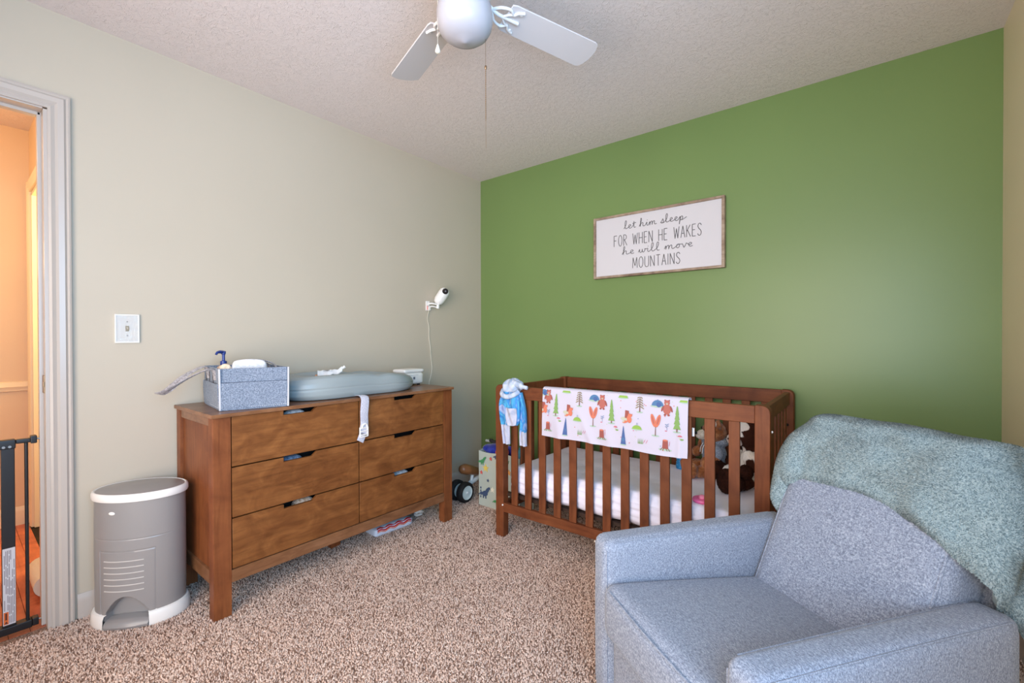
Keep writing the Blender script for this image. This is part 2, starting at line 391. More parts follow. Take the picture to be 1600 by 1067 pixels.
gx = -.06
gate = thing('baby_gate', 'black metal baby gate standing across the open doorway', 'gate', (gx, -2.6, 0))
b = B().box((gx-.02, -3.28, .012), (gx+.02, -2.567, .042), .004); b.build('bottom_rail', M['black'], gate, world=True)
b = B().box((gx-.012, -2.606, .738), (gx+.012, -2.566, .754), .003); b.build('top_rail', M['black'], gate, world=True)
b = B().box((gx-.014, -2.645, .04), (gx+.014, -2.609, .735), .003); b.build('upright_board', M['black'], gate, world=True)
b = B().box((gx-.017, -2.66, .722), (gx+.017, -2.606, .757), .004); b.build('hinge_cap', M['black'], gate, world=True)
for yy in (-2.638, -2.622): B().cyl((gx+.016, yy, .731), (gx+.0195, yy, .731), .0045).build('screw', M['steel'], gate, world=True)
for yy in (-2.578, -2.72, -2.79, -2.86, -2.93, -3.0, -3.07, -3.14, -3.21, -3.27):
    B().cyl((gx, yy, .04), (gx, yy, .745), .0055, seg=12).build('bar', M['black'], gate, world=True)
B().box((gx-.012, -3.28, .738), (gx+.012, -2.66, .754), .003).build('top_rail', M['black'], gate, world=True)
for z in (.748, .028):
    B().box((gx-.016, -2.567, z-.015), (gx+.016, -2.549, z+.015), .003).build('tension_knob', M['black'], gate, world=True)
    B().cyl((gx, -2.55, z), (gx, -2.532, z), .0035, seg=10).cyl((gx, -2.535, z), (gx, -2.531, z), .009, seg=12).build('tension_bolt', M['steel'], gate, world=True)
lab = B().box((gx+.0135, -2.6435, .05), (gx+.0146, -2.6105, .343)).build('warning_label', mat('label_paper', lin(206, 204, 208), .6), gate, world=True, label='grey paper label with rows of small print')
b = B()
for i in range(7):
    yy = -2.640+i*.0042; z = .105 if i < 3 else .055
    while z < .33:
        z1 = min(z+random.uniform(.02, .07), .335)
        if random.random() < .85: b.box((gx+.0145, yy, z), (gx+.0149, yy+.0018, z1))
        z = z1+.006
b.build('small_print', mat('print_grey', lin(120, 112, 118), .7), lab, world=True)
B().box((gx+.0145, -2.642, .053), (gx+.0150, -2.629, .10)).build('warning_block', mat('label_orange', lin(214, 108, 52), .6), lab, world=True)
B().prism([(-2.640, .056), (-2.631, .056), (-2.6355, .066)], gx+.0149, gx+.0153, 'x').box((gx+.0149, -2.638, .07), (gx+.0153, -2.633, .096)).build('warning_triangle', mat('label_brown', lin(92, 44, 30), .6), lab, world=True)

# ------------------------------------------------------------ light switch
sw = thing('light_switch', 'white light switch plate with clear wavy cover beside the door', 'light switch', (0, -2.28, 1.188))
B().box((0, -.0385, -.058), (.006, .0385, .058), .003).build('plate', M['white'], sw)
B().box((.005, -.006, -.012), (.008, .006, .012), .001).box((.007, -.004, -.004), (.016, .004, .008), .002).build('toggle', mat('toggle_beige', lin(176, 166, 146), .4), sw)
for z in (-.03, .03): B().cyl((.005, 0, z), (.0075, 0, z), .003, seg=10).build('screw', M['steel'], sw)
gl = mat('clear_plastic', (1, 1, 1, 1), .03, .6, Transmission_Weight=1.0, IOR=1.25)
n = N(gl); n.bump(n.noise(n.coord((1, 1, 1)), 36, 1, .5, 2.5), .5, .012)
B().box((.0065, -.037, -.0565), (.0095, .037, .0565), .001).build('clear_cover', gl, sw)
# frame ridge round the cover
b = B()
for q in ((-.0415, -.062, .0415, -.056), (-.0415, .056, .0415, .062), (-.0415, -.056, -.0365, .056), (.0365, -.056, .0415, .056)): b.box((0, q[0], q[1]), (.0105, q[2], q[3]), .0015)
b.build('cover_rim', M['white'], sw)

# ------------------------------------------------------------ dresser
dx0, dx1, dy0, dy1, dh_ = .02, .472, -2.108, -.79, .822
dr = thing('dresser', 'walnut brown six drawer dresser against the beige wall', 'dresser', (.245, -1.449, 0))
B().box((.012, dy0-.008, dh_), (dx1+.012, dy1+.008, dh_+.016), .002).build('top', M['dresser'], dr, world=True)
for ya, yb in ((dy0, dy0+.066), (dy1-.066, dy1)):
    for xa, xb in ((dx1-.05, dx1), (dx0, dx0+.045)):
        B().box((xa, ya, 0), (xb, yb, dh_), .002).build('leg', M['dresser_leg'], dr, world=True)
B().box((dx1-.03, dy0+.066, .135), (dx1-.001, dy1-.066, .186), .002).build('bottom_rail', M['dresser'], dr, world=True)
for ya, yb in ((dy0+.014, dy0+.03), (dy1-.03, dy1-.014)):
    B().box((dx0+.045, ya, .19), (dx1-.05, yb, .785)).build('side_panel', M['dresser_leg'], dr, world=True)
for ya, yb in ((dy0+.004, dy0+.034), (dy1-.034, dy1-.004)):
    B().box((dx0+.045, ya, .785), (dx1-.05, yb, dh_), .002).build('side_rail', M['dresser'], dr, world=True)
    B().box((dx0+.045, ya, .135), (dx1-.05, yb, .19), .002).build('side_rail', M['dresser'], dr, world=True)
B().box((dx0+.004, dy0+.05, .14), (dx0+.012, dy1-.05, .81)).build('back_panel', M['dark'], dr, world=True)
B().box((dx0+.02, dy0+.035, .14), (dx1-.12, dy1-.035, .815)).box((dx0+.02, -1.456, .14), (dx1-.03, -1.436, .815)).build('carcass', M['dark'], dr, world=True)
B().box((.2, -1.475, 0), (.245, -1.42, .16), .002).build('centre_leg', M['dresser_leg'], dr, world=True)
rows = [(.1905, .3965), (.4025, .608), (.614, .8195)]
cols = [(dy0+.070, -1.449, -1.828), (-1.443, dy1-.070, -1.226)]
for c_, (ya, yb, nx) in enumerate(cols):
    for r_, (za, zb) in enumerate(rows):
        d = .02; n0, n1, n2 = nx, nx+.158, nx+.134
        poly = [(ya, za), (yb, za), (yb, zb), (n1, zb), (n2, zb-d), (n0, zb-d), (n0, zb), (ya, zb)]
        dw = B().prism(poly, dx1-.02, dx1-.002, 'x', .0012, 1).build('drawer', M['drawer'], dr, world=True)
        B().box((dx1-.115, ya+.01, za+.01), (dx1-.021, ya+.022, zb-.03)).box((dx1-.115, yb-.022, za+.01), (dx1-.021, yb-.01, zb-.03)).box((dx1-.115, ya+.022, za+.01), (dx1-.021, yb-.022, za+.02)).build('drawer_box', M['dark'], dw, world=True)
def folded(loc, size, colr, label, rz=0):
    o = B().cushion(size, min(size)*.4, (.004, .003, .004), 5).build('folded_cloth', fabric('cloth_%d' % len(bpy.data.materials), *colr, 120))
    o.location = loc; o.rotation_euler = (0, 0, rz); props(o, label, 'cloth')
blue3 = (lin(60, 80, 110), lin(92, 118, 150), lin(130, 150, 176)); tan3 = (lin(150, 120, 96), lin(196, 170, 146), lin(226, 210, 196)); wh3 = (lin(150, 160, 170), lin(190, 198, 206), lin(220, 224, 228))
for (y, z0, z1, cs, lb) in ((-1.75, .64, .806, wh3, 'pale folded cloth inside the top left dresser drawer'), (-1.765, .43, .594, blue3, 'blue grey folded cloth inside the middle left dresser drawer'),
                            (-1.71, .22, .38, tan3, 'tan folded cloth inside the bottom left dresser drawer'), (-1.14, .22, .38, wh3, 'pale folded cloth inside the bottom right dresser drawer')):
    folded((dx1-.066, y, (z0+z1)/2), (.075, .1, z1-z0), cs, lb)

# ------------------------------------------------------------ things under the dresser
t = thing('wipes_packet', 'white plastic packet with red wavy stripes under the dresser', 'packet', (.27, -1.118, 0), R(-3))
pk = mat('packet_white', lin(206, 218, 238), .3)
B().cushion((.12, .26, .045), .014, (0, 0, .006), 8, M=Matrix.Translation((0, 0, .0235))).build('pouch', pk, t)
for k, (c, z) in enumerate(((lin(206, 40, 34), .036), (lin(224, 120, 60), .027), (lin(176, 22, 28), .0445))):
    B().tube([(.0605+(.0006 if k != 1 else 0)-(.008 if z > .04 else 0), -.115+.23*i/30, z+.004*math.sin(i*.75)) for i in range(31)], .004 if k != 1 else .0025, 6).build('wavy_stripe', mat('stripe_%d' % k, c, .4), t)
o = B().tube(crm([(0, 0, .012), (.03, .01, .03), (.02, .045, .012), (-.01, .03, .028), (.025, -.015, .012), (.04, .02, .014)], 6), .009, 8, flat=(1.4, .6)).build('crumpled_tissue', M['white'])
o.location = (.235, -.893, .0); props(o, 'small crumpled white scrap on the carpet under the dresser end', 'scrap')

# ------------------------------------------------------------ diaper caddy on the dresser
ZT = dh_+.016
FL, FR, BL, BR = Vector((.392, -2.052, 0)), Vector((.468, -1.812, 0)), Vector((.06, -2.003, 0)), Vector((.136, -1.763, 0))
cad = thing('diaper_caddy', 'grey felt caddy full of diapers on the left end of the dresser', 'caddy', (.28, -1.9, ZT))
def panel(a, b2, z0, z1, th, off=0, flare=.004):
    d = (b2-a).normalized(); nrm = Vector((d.y, -d.x, 0)); q = B()
    def fn(u, v):
        pnt = a.lerp(b2, u)+nrm*(off+flare*v+.002*math.sin(u*6+v*3)); return (pnt.x, pnt.y, ZT+z0+(z1-z0)*v)
    def fn2(u, v):
        x = Vector(fn(u, v)); x -= nrm*th; return x
    q.grid(fn, 14, 8); q.grid(fn2, 14, 8, flip=True)
    for v in (0, 1): q.grid(lambda u, w, v=v: Vector(fn(u, v)).lerp(Vector(fn2(u, v)), w), 14, 2)
    for u in (0, 1): q.grid(lambda v, w, u=u: Vector(fn(u, v)).lerp(Vector(fn2(u, v)), w), 8, 2)
    bmesh.ops.remove_doubles(q.bm, verts=q.bm.verts[:], dist=1e-5); bmesh.ops.recalc_face_normals(q.bm, faces=q.bm.faces[:])
    return q
CH = .178
for a, b2 in ((FL, FR), (FR, BR), (BR, BL), (BL, FL)): panel(a, b2, .001, CH, .005).build('felt_panel', M['felt'], cad, world=True)
panel(FL, FR, .001, .118, .003, .006).build('pocket', M['felt'], cad, world=True)
panel(BL, FL, .001, .112, .003, .006).build('pocket', M['felt'], cad, world=True)
bw_ = mat('binding_pale', lin(196, 198, 206), .85, .2)
for c_ in (FL, FR):
    B().tube([(c_.x+.006, c_.y-(.004 if c_ is FL else -.003), ZT+.002), (c_.x+.0085, c_.y-(.006 if c_ is FL else -.003), ZT+CH*.5), (c_.x+.0105, c_.y-(.008 if c_ is FL else -.003), ZT+CH)], .0042, 8).build('edge_binding', bw_, cad, world=True)
d_ = (FR-FL).normalized(); n_ = Vector((d_.y, -d_.x, 0))
B().tube([tuple(FL.lerp(FR, i/12)+n_*(.0085+.002*math.sin(i/2+2))+Vector((0, 0, ZT+.1185))) for i in range(13)], .0016, 6).build('pocket_seam', mat('seam_slate', lin(84, 92, 108), .9), cad, world=True)
panel(FL.lerp(BL, .45), FR.lerp(BR, .45), .002, .16, .004).build('divider', M['felt'], cad, world=True)
B().prism([(p.x, p.y) for p in (FL, FR, BR, BL)], ZT+.0005, ZT+.004, 'z').build('base', M['felt'], cad, world=True)
st = mat('stitching', lin(206, 208, 214), .8)
b = B()
for a, b2 in ((FL, FR), (BL, FL)):
    d = (b2-a); nrm = Vector((d.y, -d.x, 0)).normalized()
    for z in (.012,):
        for i in range(30):
            p0 = a+d*((i+.1)/30)+nrm*.0066; p1 = a+d*((i+.7)/30)+nrm*.0066
            b.tube([(p0.x, p0.y, ZT+z), (p1.x, p1.y, ZT+z)], .0009, 4)
    for i in range(20):
        for uu in (.03, .97):
            p0 = a+d*uu+nrm*(.0066+.004*i/20); b.tube([(p0.x, p0.y, ZT+.012+i*.0052), (p0.x, p0.y, ZT+.0152+i*.0052)], .0009, 4)
b.build('stitching', st, cad, world=True)
# handles: one loop flopped outwards, one lying inwards
def strap(pts, name='handle', wv=.019): return B().tube(crm(pts, 8), 1, 10, flat=(wv, .0035), upv=(0, .3, 1)).build(name, M['band'], cad, world=True)
a0, a1 = FL.lerp(BL, .27), FL.lerp(BL, .72)
hp = [(a0.x, a0.y-.004, ZT+.125), (a0.x, a0.y-.010, ZT+.165), (a0.x+.002, a0.y-.035, ZT+.172), (a0.x-.01, a0.y-.09, ZT+.145), (a0.x-.04, a0.y-.16, ZT+.095), (a0.x-.075, a0.y-.182, ZT+.077),
      (a1.x+.04, a1.y-.165, ZT+.088), (a1.x+.01, a1.y-.10, ZT+.14), (a1.x, a1.y-.035, ZT+.175), (a1.x, a1.y-.010, ZT+.17), (a1.x, a1.y-.004, ZT+.125)]
strap(hp)
c0, c1 = FR.lerp(BR, .3), FR.lerp(BR, .7)
strap([(c0.x, c0.y-.01, ZT+.13), (c0.x-.005, c0.y-.02, ZT+.182), (c0.x-.03, c0.y-.06, ZT+.205), (c0.x-.07, c0.y-.09, ZT+.205), (c1.x+.01, c1.y-.07, ZT+.2), (c1.x, c1.y-.02, ZT+.182), (c1.x, c1.y-.01, ZT+.13)])
for fr, lb in ((.27, None), (.72, None)):
    a = FL.lerp(BL, fr); B().tube(crm([(a.x+.018, a.y-.0045, ZT+.11), (a.x+.018, a.y-.006, ZT+.155), (a.x-.018, a.y-.006, ZT+.155), (a.x-.018, a.y-.0045, ZT+.11)], 5), .0016, 6).build('slot_edge', mat('slot_dark', lin(70, 62, 60), .9), cad, world=True)
cang = math.atan2(FR.y-FL.y, FR.x-FL.x)
diw = fabric('diaper_white', lin(196, 196, 200), lin(212, 212, 216), lin(226, 226, 228), 90, (1, 1, 1), .8, .2)
dit = fabric('diaper_tan', lin(206, 176, 146), lin(226, 200, 172), lin(238, 218, 196), 90, (1, 1, 1), .8, .2)
dp = [(.20, .36, .0, diw, 'white folded diaper at the front of the felt caddy', .19), (.29, .40, .008, diw, 'white folded diaper second from the front in the felt caddy', .185),
      (.19, .0, -.012, dit, 'tan edged diaper beside the white ones in the felt caddy', .172), (.30, .0, -.02, dit, 'tan edged diaper near the lotion bottle in the felt caddy', .165)]
for kf, (v, u, dz, mm, lb, hh) in enumerate(dp):
    p_ = FL.lerp(BL, v)+(FR-FL)*(u+.12)
    big = mm is diw
    o = B().cushion((.15 if big else .05, .024 if big else .03, hh), .011, (.003, .004, .006), 10, fn=lambda p, q: Vector((p.x*(1-.16*max(0, q.z)), p.y, p.z-.003*max(0, q.z)*q.x*q.x))).build('diaper', mm)
    o.location = (p_.x, p_.y, ZT+.007+hh/2+.012); o.rotation_euler = (R(3), 0, cang); props(o, lb, 'diaper', 'diapers in the felt caddy')
bl = BL.lerp(FL, .36)+(BR-BL)*.2
t = thing('lotion_bottle', 'tan lotion bottle with navy blue pump in the felt caddy', 'bottle', (bl.x, bl.y, ZT+.006), R(-60))
B().lathe([(.026, 0), (.029, .004), (.029, .15), (.026, .168), (.014, .178)], 24).build('bottle_body', mat('tan_bottle', lin(206, 168, 140), .35), t)
nav = mat('navy_pump', lin(38, 58, 128), .3)
B().lathe([(.0125, .176), (.0135, .18), (.0135, .196), (.006, .199), (.006, .226), (.009, .228), (.010, .24), (.006, .243)], 16).tube(crm([(0, 0, .237), (.022, 0, .239), (.036, 0, .236), (.043, 0, .228)], 5), [.0075]*6+[.0062]*5+[.005]*5, 8).build('pump', nav, t)

# ------------------------------------------------------------ changing pad
pad = thing('changing_pad', 'grey contoured foam changing pad on the dresser top', 'changing pad', (.262, -1.362, ZT))
px0, px1, py0, py1 = .075, .452, -1.752, -.955
def padh(yn):  # rim height along the length
    return .122-.040*max(0, yn)**1.3-.012*max(0, -yn)**4-.012*math.exp(-((yn-.16)/.13)**2)
def pad_pt(u, v):
    a = 2*math.pi*u; ca, sa = math.cos(a), math.sin(a)
    e = .55 if sa < 0 else .55+.30*sa; X = math.copysign(abs(ca)**e, ca); Y = math.copysign(abs(sa)**e, sa)
    half = (px1-px0)/2*(1-.10*math.exp(-((Y-.12)/.35)**2)-.10*max(0, Y)**3); L = (py1-py0)/2
    # v 0 bottom centre .. 1 top centre: profile of (radius fraction, height fraction)
    prof = [(0, 0), (.82, 0), (.93, .03), (.985, .2), (1.0, .42), (.992, .47), (1.0, .52), (.985, .72), (.94, .9), (.86, .99), (.76, 1.0), (.64, .84), (.42, .68), (.18, .62), (0, .62)]
    x = v*(len(prof)-1); i = min(int(x), len(prof)-2); w = x-i
    rf = prof[i][0]*(1-w)+prof[i+1][0]*w; hf = prof[i][1]*(1-w)+prof[i+1][1]*w
    yy = Y*L*rf; h = padh(yy/L)
    return Vector((half*X*rf, yy, h*hf))
b = B(); b.grid(pad_pt, 96, 57, cu=True); bmesh.ops.remove_doubles(b.bm, verts=b.bm.verts[:], dist=1e-5); bmesh.ops.recalc_face_normals(b.bm, faces=b.bm.faces[:])
pm = mat('grey_foam_skin', lin(150, 160, 162), .38, .45); nn = N(pm); nn.bump(nn.noise(nn.coord(), 300, 2), .08, .0006)
b.build('pad_body', pm, pad, ang=80)
web = fabric('white_webbing', lin(176, 176, 190), lin(198, 198, 212), lin(216, 216, 226), 300, (1, 1, .4), .8, .3)
sb = B(); yS = -1.425
pts = crm([(.43, yS+.0, ZT+.006), (.462, yS, ZT+.009), (.4865, yS, ZT+.002), (.492, yS, ZT-.02), (.4905, yS-.004, ZT-.08), (.488, yS-.002, ZT-.14), (.486, yS-.008, ZT-.185)], 6)
sb.tube([tuple(p) for p in pts], 1, 10, flat=(.0235, .0022), upv=(.85, .02, .5))
stp = sb.build('safety_strap', web, pad, world=True, label='white webbing strap hanging over the drawer fronts')
b = B(); b.tube(crm([(.492, yS-.03, ZT-.222), (.489, yS-.02, ZT-.205), (.487, yS-.012, ZT-.19)], 5), 1, 8, flat=(.021, .002), upv=(1, 0, 0)); b.build('strap_end', web, stp, world=True)
b = B()
for dz, wv in ((-.155, .02), (-.172, .024), (-.19, .024), (-.2, .022)):
    b.box((.4885, yS-.008-wv, ZT+dz-.003), (.4975, yS-.008+wv, ZT+dz+.003), .002)
for dy in (-.022, .022): b.box((.4885, yS-.008+dy-.0035, ZT-.2), (.497, yS-.008+dy+.0035, ZT-.15), .002)
b.tube(crm([(.494, yS-.02, ZT-.155), (.495, yS-.012, ZT-.138), (.495, yS+.006, ZT-.137), (.494, yS+.012, ZT-.155)], 5), .0045, 8)
b.build('buckle', M['white'], stp, world=True)

# crumpled packet lying on the pad
t = thing('cream_packet', 'small white crumpled packet with orange edge on the changing pad', 'packet', (.20, -1.452, ZT+.084), R(62))
def pkt(u, v):
    x = (u-.5)*.125; y = (v-.5)*.07*(1-.35*u)
    z = .014+.030*math.sin(math.pi*v)*(1-.3*u)+.012*ns(x, y, 3, 40)+.03*max(0, u-.6)+.014*u
    return (x, y, z)
b = B().grid(pkt, 26, 14)
thicken(b.bm, .006)
b.build('wrapper', mat('wrapper_white', lin(236, 238, 240), .3), t, ang=30)
B().tube(crm([(-.066, -.03, .010), (-.07, 0, .018), (-.064, .03, .012)], 6), .007, 8).build('orange_end', mat('orange_print', lin(224, 150, 96), .4), t)
B().cyl((.060, -.004, .052), (.078, -.006, .066), .006, .0085, 10).build('cap', M['white'], t)
b = B()
for k in range(4): b.box((-.035, -.022+k*.011, .0), (.012-.006*(k % 2), -.0195+k*.011, .001), M=Matrix.Translation((0, 0, .046-.0012*abs(k-1.5)**2)))
b.build('fine_print', mat('print_dark', lin(120, 126, 134), .6), t)

# wipes box
t = thing('wipes_box', 'white rounded wipes box at the right end of the dresser', 'wipes box', (.165, -.885, ZT), R(4))
b = B().cushion((.115, .165, .075), .018, (.001, .001, 0), 10, M=Matrix.Translation((0, 0, .0455))); b.build('box_body', M['white'], t)
b = B().cushion((.119, .169, .022), .010, (0, 0, .004), 10, M=Matrix.Translation((0, 0, .094))); b.build('lid', M['white'], t)
for sx in (-1, 1):
    for sy in (-1, 1): B().cyl((sx*.035, sy*.055, 0), (sx*.035, sy*.055, .011), .009, seg=12).build('foot', M['rubber'], t)
B().box((.0573, -.012, .04), (.0592, .004, .056), .001).build('button', mat('print_slate', lin(96, 104, 116), .5), t)
b = B()
for k in range(9): b.box((.0574, -.042+k*.0085, .0655), (.0588, -.0368+k*.0085, .0685))
b.build('lettering', mat('print_pale', lin(176, 180, 186), .6), t)

# ------------------------------------------------------------ baby monitor on the wall
mon = thing('baby_monitor', 'white baby monitor camera on a wall bracket above the dresser', 'camera', (0, -.575, 1.38))
B().box((0, -.022, -.035), (.008, .012, .035), .003).build('wall_plate', M['white'], mon)
B().tube(crm([(.006, -.005, .012), (.03, .01, .018), (.05, .045, .01), (.055, .055, .0)], 6), .006, 8).tube(crm([(.006, -.005, -.012), (.03, .02, -.004), (.05, .05, -.012)], 6), .005, 8).cyl((.05, .052, -.018), (.055, .05, .012), .011, seg=14).build('arm', M['white'], mon)
B().box((.008, -.012, -.034), (.026, .006, -.008), .003).build('plug', M['white'], mon)
B().box((.009, -.016, -.03), (.018, -.0125, .0), .001).build('tag', mat('tag_pink', lin(226, 150, 140), .5), mon)
Mc = Matrix.Translation((.055, .085, .072)) @ Vector((.30, .42, .8)).to_track_quat('Z', 'Y').to_matrix().to_4x4()
B().lathe([(.001, -.068), (.018, -.065), (.032, -.053), (.039, -.030), (.040, .02), (.038, .046), (.027, .062), (.001, .068)], 24, M=Mc).build('camera_body', M['white'], mon)
cd = Vector((.72, -.42, .1)).normalized()
cp = Vector((.055, .085, .072))+Vector((.30, .42, .8)).normalized()*.036
B().cyl(cp+cd*.024, cp+cd*.0415, .024, .021, 20).build('lens', mat('lens_black', lin(18, 18, 22), .12, .6), mon)
B().cyl(cp+cd*.0410, cp+cd*.0425, .006, .005, 12).build('lens_eye', mat('lens_grey', lin(120, 124, 132), .1), mon)
cord = B().tube(crm([(.02, -.580, 1.352), (.006, -.584, 1.29), (.005, -.570, 1.23), (.005, -.569, 1.15), (.005, -.558, 1.09), (.005, -.55, 1.0), (.005, -.541, .924), (.006, -.555, .86), (.006, -.572, .80), (.005, -.57, .6), (.018, -.56, .3)], 8), .0022, 8)
cord.build('cord', M['offwhite'], mon, world=True)

# ------------------------------------------------------------ diaper pail
pail = thing('diaper_pail', 'grey oval diaper pail with white rim between door and dresser', 'diaper pail', (.155, -2.268, 0), R(-40))
PA, PB = .112, .158      # half depth (local x, front), half width (local y)
grey = mat('grey_gloss_plastic', lin(144, 141, 140), .28, .5)
def pr_(z): return .94+.06*math.cos((z-.28)*2.2)-.01*max(0, .2-z)
def body(u, v):
    a = 2*math.pi*u; z = .03+v*.472; s = pr_(z)
    y = PB*s*math.sin(a); x = PA*s*math.cos(a); dep = 0
    if x > 0:
        yc = y; aw = .078
        if abs(yc) < aw*1.25:
            top = .128-.075*(yc/aw)**2
            zz = top-z
            if zz > 0 and abs(yc) < aw: dep = .040*min(1, zz/.012)*min(1, (aw-abs(yc))/.008)
        # outline groove of the front panel
        if abs(abs(yc)-.096) < .0022 and z < .305: dep = max(dep, .0022)
        if abs(z-.305) < .0022 and abs(yc) < .096: dep = max(dep, .0022)
    if abs(z-.352) < .0022: dep = max(dep, .002)
    return (x-dep*(1 if x > 0 and abs(z-.352) >= .0022 else math.cos(a)), y, z)
b = B(); b.grid(body, 360, 260, cu=True); b.build('body', grey, pail, ang=50)
def oval(prof, name, m): B().lathe(prof, 72, sx=PA, sy=PB).build(name, m, pail)
oval([(1.0, .499), (1.045, .501), (1.06, .507), (1.058, .522), (1.035, .529), (1.0, .531), (.975, .528), (.9, .515)], 'rim', M['white'])
oval([(.2, .505), (.98, .517), (.985, .527), (.95, .531), (.5, .538), (.05, .540)], 'lid', grey)
# base ring with a gap where the pedal sits
def basering(u, v):
    a = math.asin(.080/PB/1.08)+u*(2*math.pi-2*math.asin(.080/PB/1.08)); prof = [(.95, .004), (1.07, .0), (1.09, .008), (1.075, .04), (1.04, .052), (.97, .056)]
    x = v*(len(prof)-1); i = min(int(x), len(prof)-2); w = x-i; r = prof[i][0]*(1-w)+prof[i+1][0]*w; z = prof[i][1]*(1-w)+prof[i+1][1]*w
    return (PA*r*math.cos(a), PB*r*math.sin(a), z)
b = B(); b.grid(basering, 90, 11); bmesh.ops.recalc_face_normals(b.bm, faces=b.bm.faces[:]); b.build('base_ring', M['white'], pail)
def pedal(u, v):
    y = -.078+.156*u; xo = PA*1.10*math.sqrt(max(0, 1-(y/(PB*1.1))**2)); xi = .052
    prof = [(0, .026), (.25, .034), (.7, .030), (.93, .022), (1, .012), (.95, .003), (.3, .003)]
    x = v*(len(prof)-1); i = min(int(x), len(prof)-2); w = x-i; t_ = prof[i][0]*(1-w)+prof[i+1][0]*w
    return (xi+(xo-xi)*t_, y, prof[i][1]*(1-w)+prof[i+1][1]*w+.012*(1-(y/.078)**2)*(1 if i < 3 else .3)*(1-t_*.6))
b = B(); b.grid(pedal, 24, 25, flip=True); bmesh.ops.recalc_face_normals(b.bm, faces=b.bm.faces[:]); b.build('pedal', grey, pail)
for k in range(6):
    z = .150+k*.0235
    pts = [(PA*pr_(z)*math.sqrt(1-(y/(PB*pr_(z)))**2)+.0005, y, z) for y in np.linspace(-.078, .062, 15)]
    B().tube(pts, .0022, 6).build('ridge', mat('ridge_grey', lin(196, 192, 188), .3) if k == 0 else bpy.data.materials['ridge_grey'], pail)
za = .458; ya = -.045; xa = PA*pr_(za)*math.sqrt(1-(ya/PB)**2)
Mb = Matrix.Translation((xa+.0005, ya, za)) @ Matrix.Rotation(math.atan2(ya/PB**2, xa/PA**2), 4, 'Z')
B().ball((0, 0, 0), (.002, .0125, .0065), 16).build('badge', M['white'], pail, label='small white oval badge'); bpy.data.objects['badge'].matrix_local = Mb

# ------------------------------------------------------------ crib
kx0, kx1, ky0, ky1, kz = .831, 2.232, -.787, -.062, .876
cr = thing('crib', 'brown wooden slatted crib standing along the green wall', 'crib', ((kx0+kx1)/2, (ky0+ky1)/2, 0))
pw, pd = .056, .05
def post(xa, xb, ya, yb, rnd):
    r = .03; pts = [(xa, 0), (xb, 0)]
    if rnd > 0: pts += [(xb-r+r*math.cos(a), kz-r+r*math.sin(a)) for a in np.linspace(0, math.pi/2, 6)]+[(xa, kz)]
    else: pts += [(xb, kz)]+[(xa+r-r*math.sin(a), kz-r+r*math.cos(a)) for a in np.linspace(0, math.pi/2, 6)]
    B().prism(pts, ya, yb, 'y', .003, 1).build('post', M['crib_up'], cr, world=True)
for ya, yb in ((ky0, ky0+pd), (ky1-pd, ky1)):
    post(kx0, kx0+pw, ya, yb, -1); post(kx1-pw, kx1, ya, yb, 1)
for yc, nm in ((ky0+.014, 'front'), (ky1-.014, 'back')):
    B().box((kx0+pw, yc-.013, .803), (kx1-pw, yc+.013, .873), .003).build('top_rail', M['crib'], cr, world=True)
    B().box((kx0+pw, yc-.013, .147), (kx1-pw, yc+.013, .199), .003).build('bottom_rail', M['crib'], cr, world=True)
    src = None
    for i in range(13):
        x = .962+.0949*i
        if src is None: src = B().box((-.021, -.0065, .199), (.021, .0065, .803), .002, 1).build('slat', M['crib_up'], cr); o = src
        else: o = src.copy(); COL.objects.link(o)
        o.location = (x-cr.location.x, yc-cr.location.y, 0)
for xc in (kx0+.030, kx1-.030):
    B().box((xc-.012, ky0+pd, .803), (xc+.012, ky1-pd, .866), .003).build('side_rail', M['crib_up'], cr, world=True)
    B().box((xc-.012, ky0+pd, .14), (xc+.012, ky1-pd, .196), .003).build('side_rail', M['crib_up'], cr, world=True)
    for i in range(6):
        y = ky0+pd+.082+i*.092
        B().box((xc-.0065, y-.02, .196), (xc+.0065, y+.02, .803), .002, 1).build('slat', M['crib_up'], cr, world=True)
b = B()
for i in range(7): b.box((kx0+.08+i*.2, ky0+.04, .215), (kx0+.13+i*.2, ky1-.04, .228), .002, 1)
b.box((kx0+.04, ky0+.04, .228), (kx1-.04, ky0+.07, .245)).box((kx0+.04, ky1-.07, .228), (kx1-.04, ky1-.04, .245)).box((kx0+.03, ky0+.05, .13), (kx0+.11, ky0+.09, .149))
b.build('mattress_support', mat('dark_brown_slats', lin(52, 34, 24), .6), cr, world=True)
for x, y, z in ((kx0+pw-.003, ky0-.001, .187), (kx1+.0005, ky0+.028, .772)): B().ball((x, y, z), .005, 10).build('bolt_cap', M['white'], cr, world=True, label='tiny white bolt cap')
B().box((1.47, ky0-.004, .138), (1.495, ky0+.012, .147), .002).build('foot_cap', M['offwhite'], cr, world=True)
B().ball((kx1-.029, ky1-.05, .70), .007, 10).build('bolt_cap', M['dark'], cr, world=True)

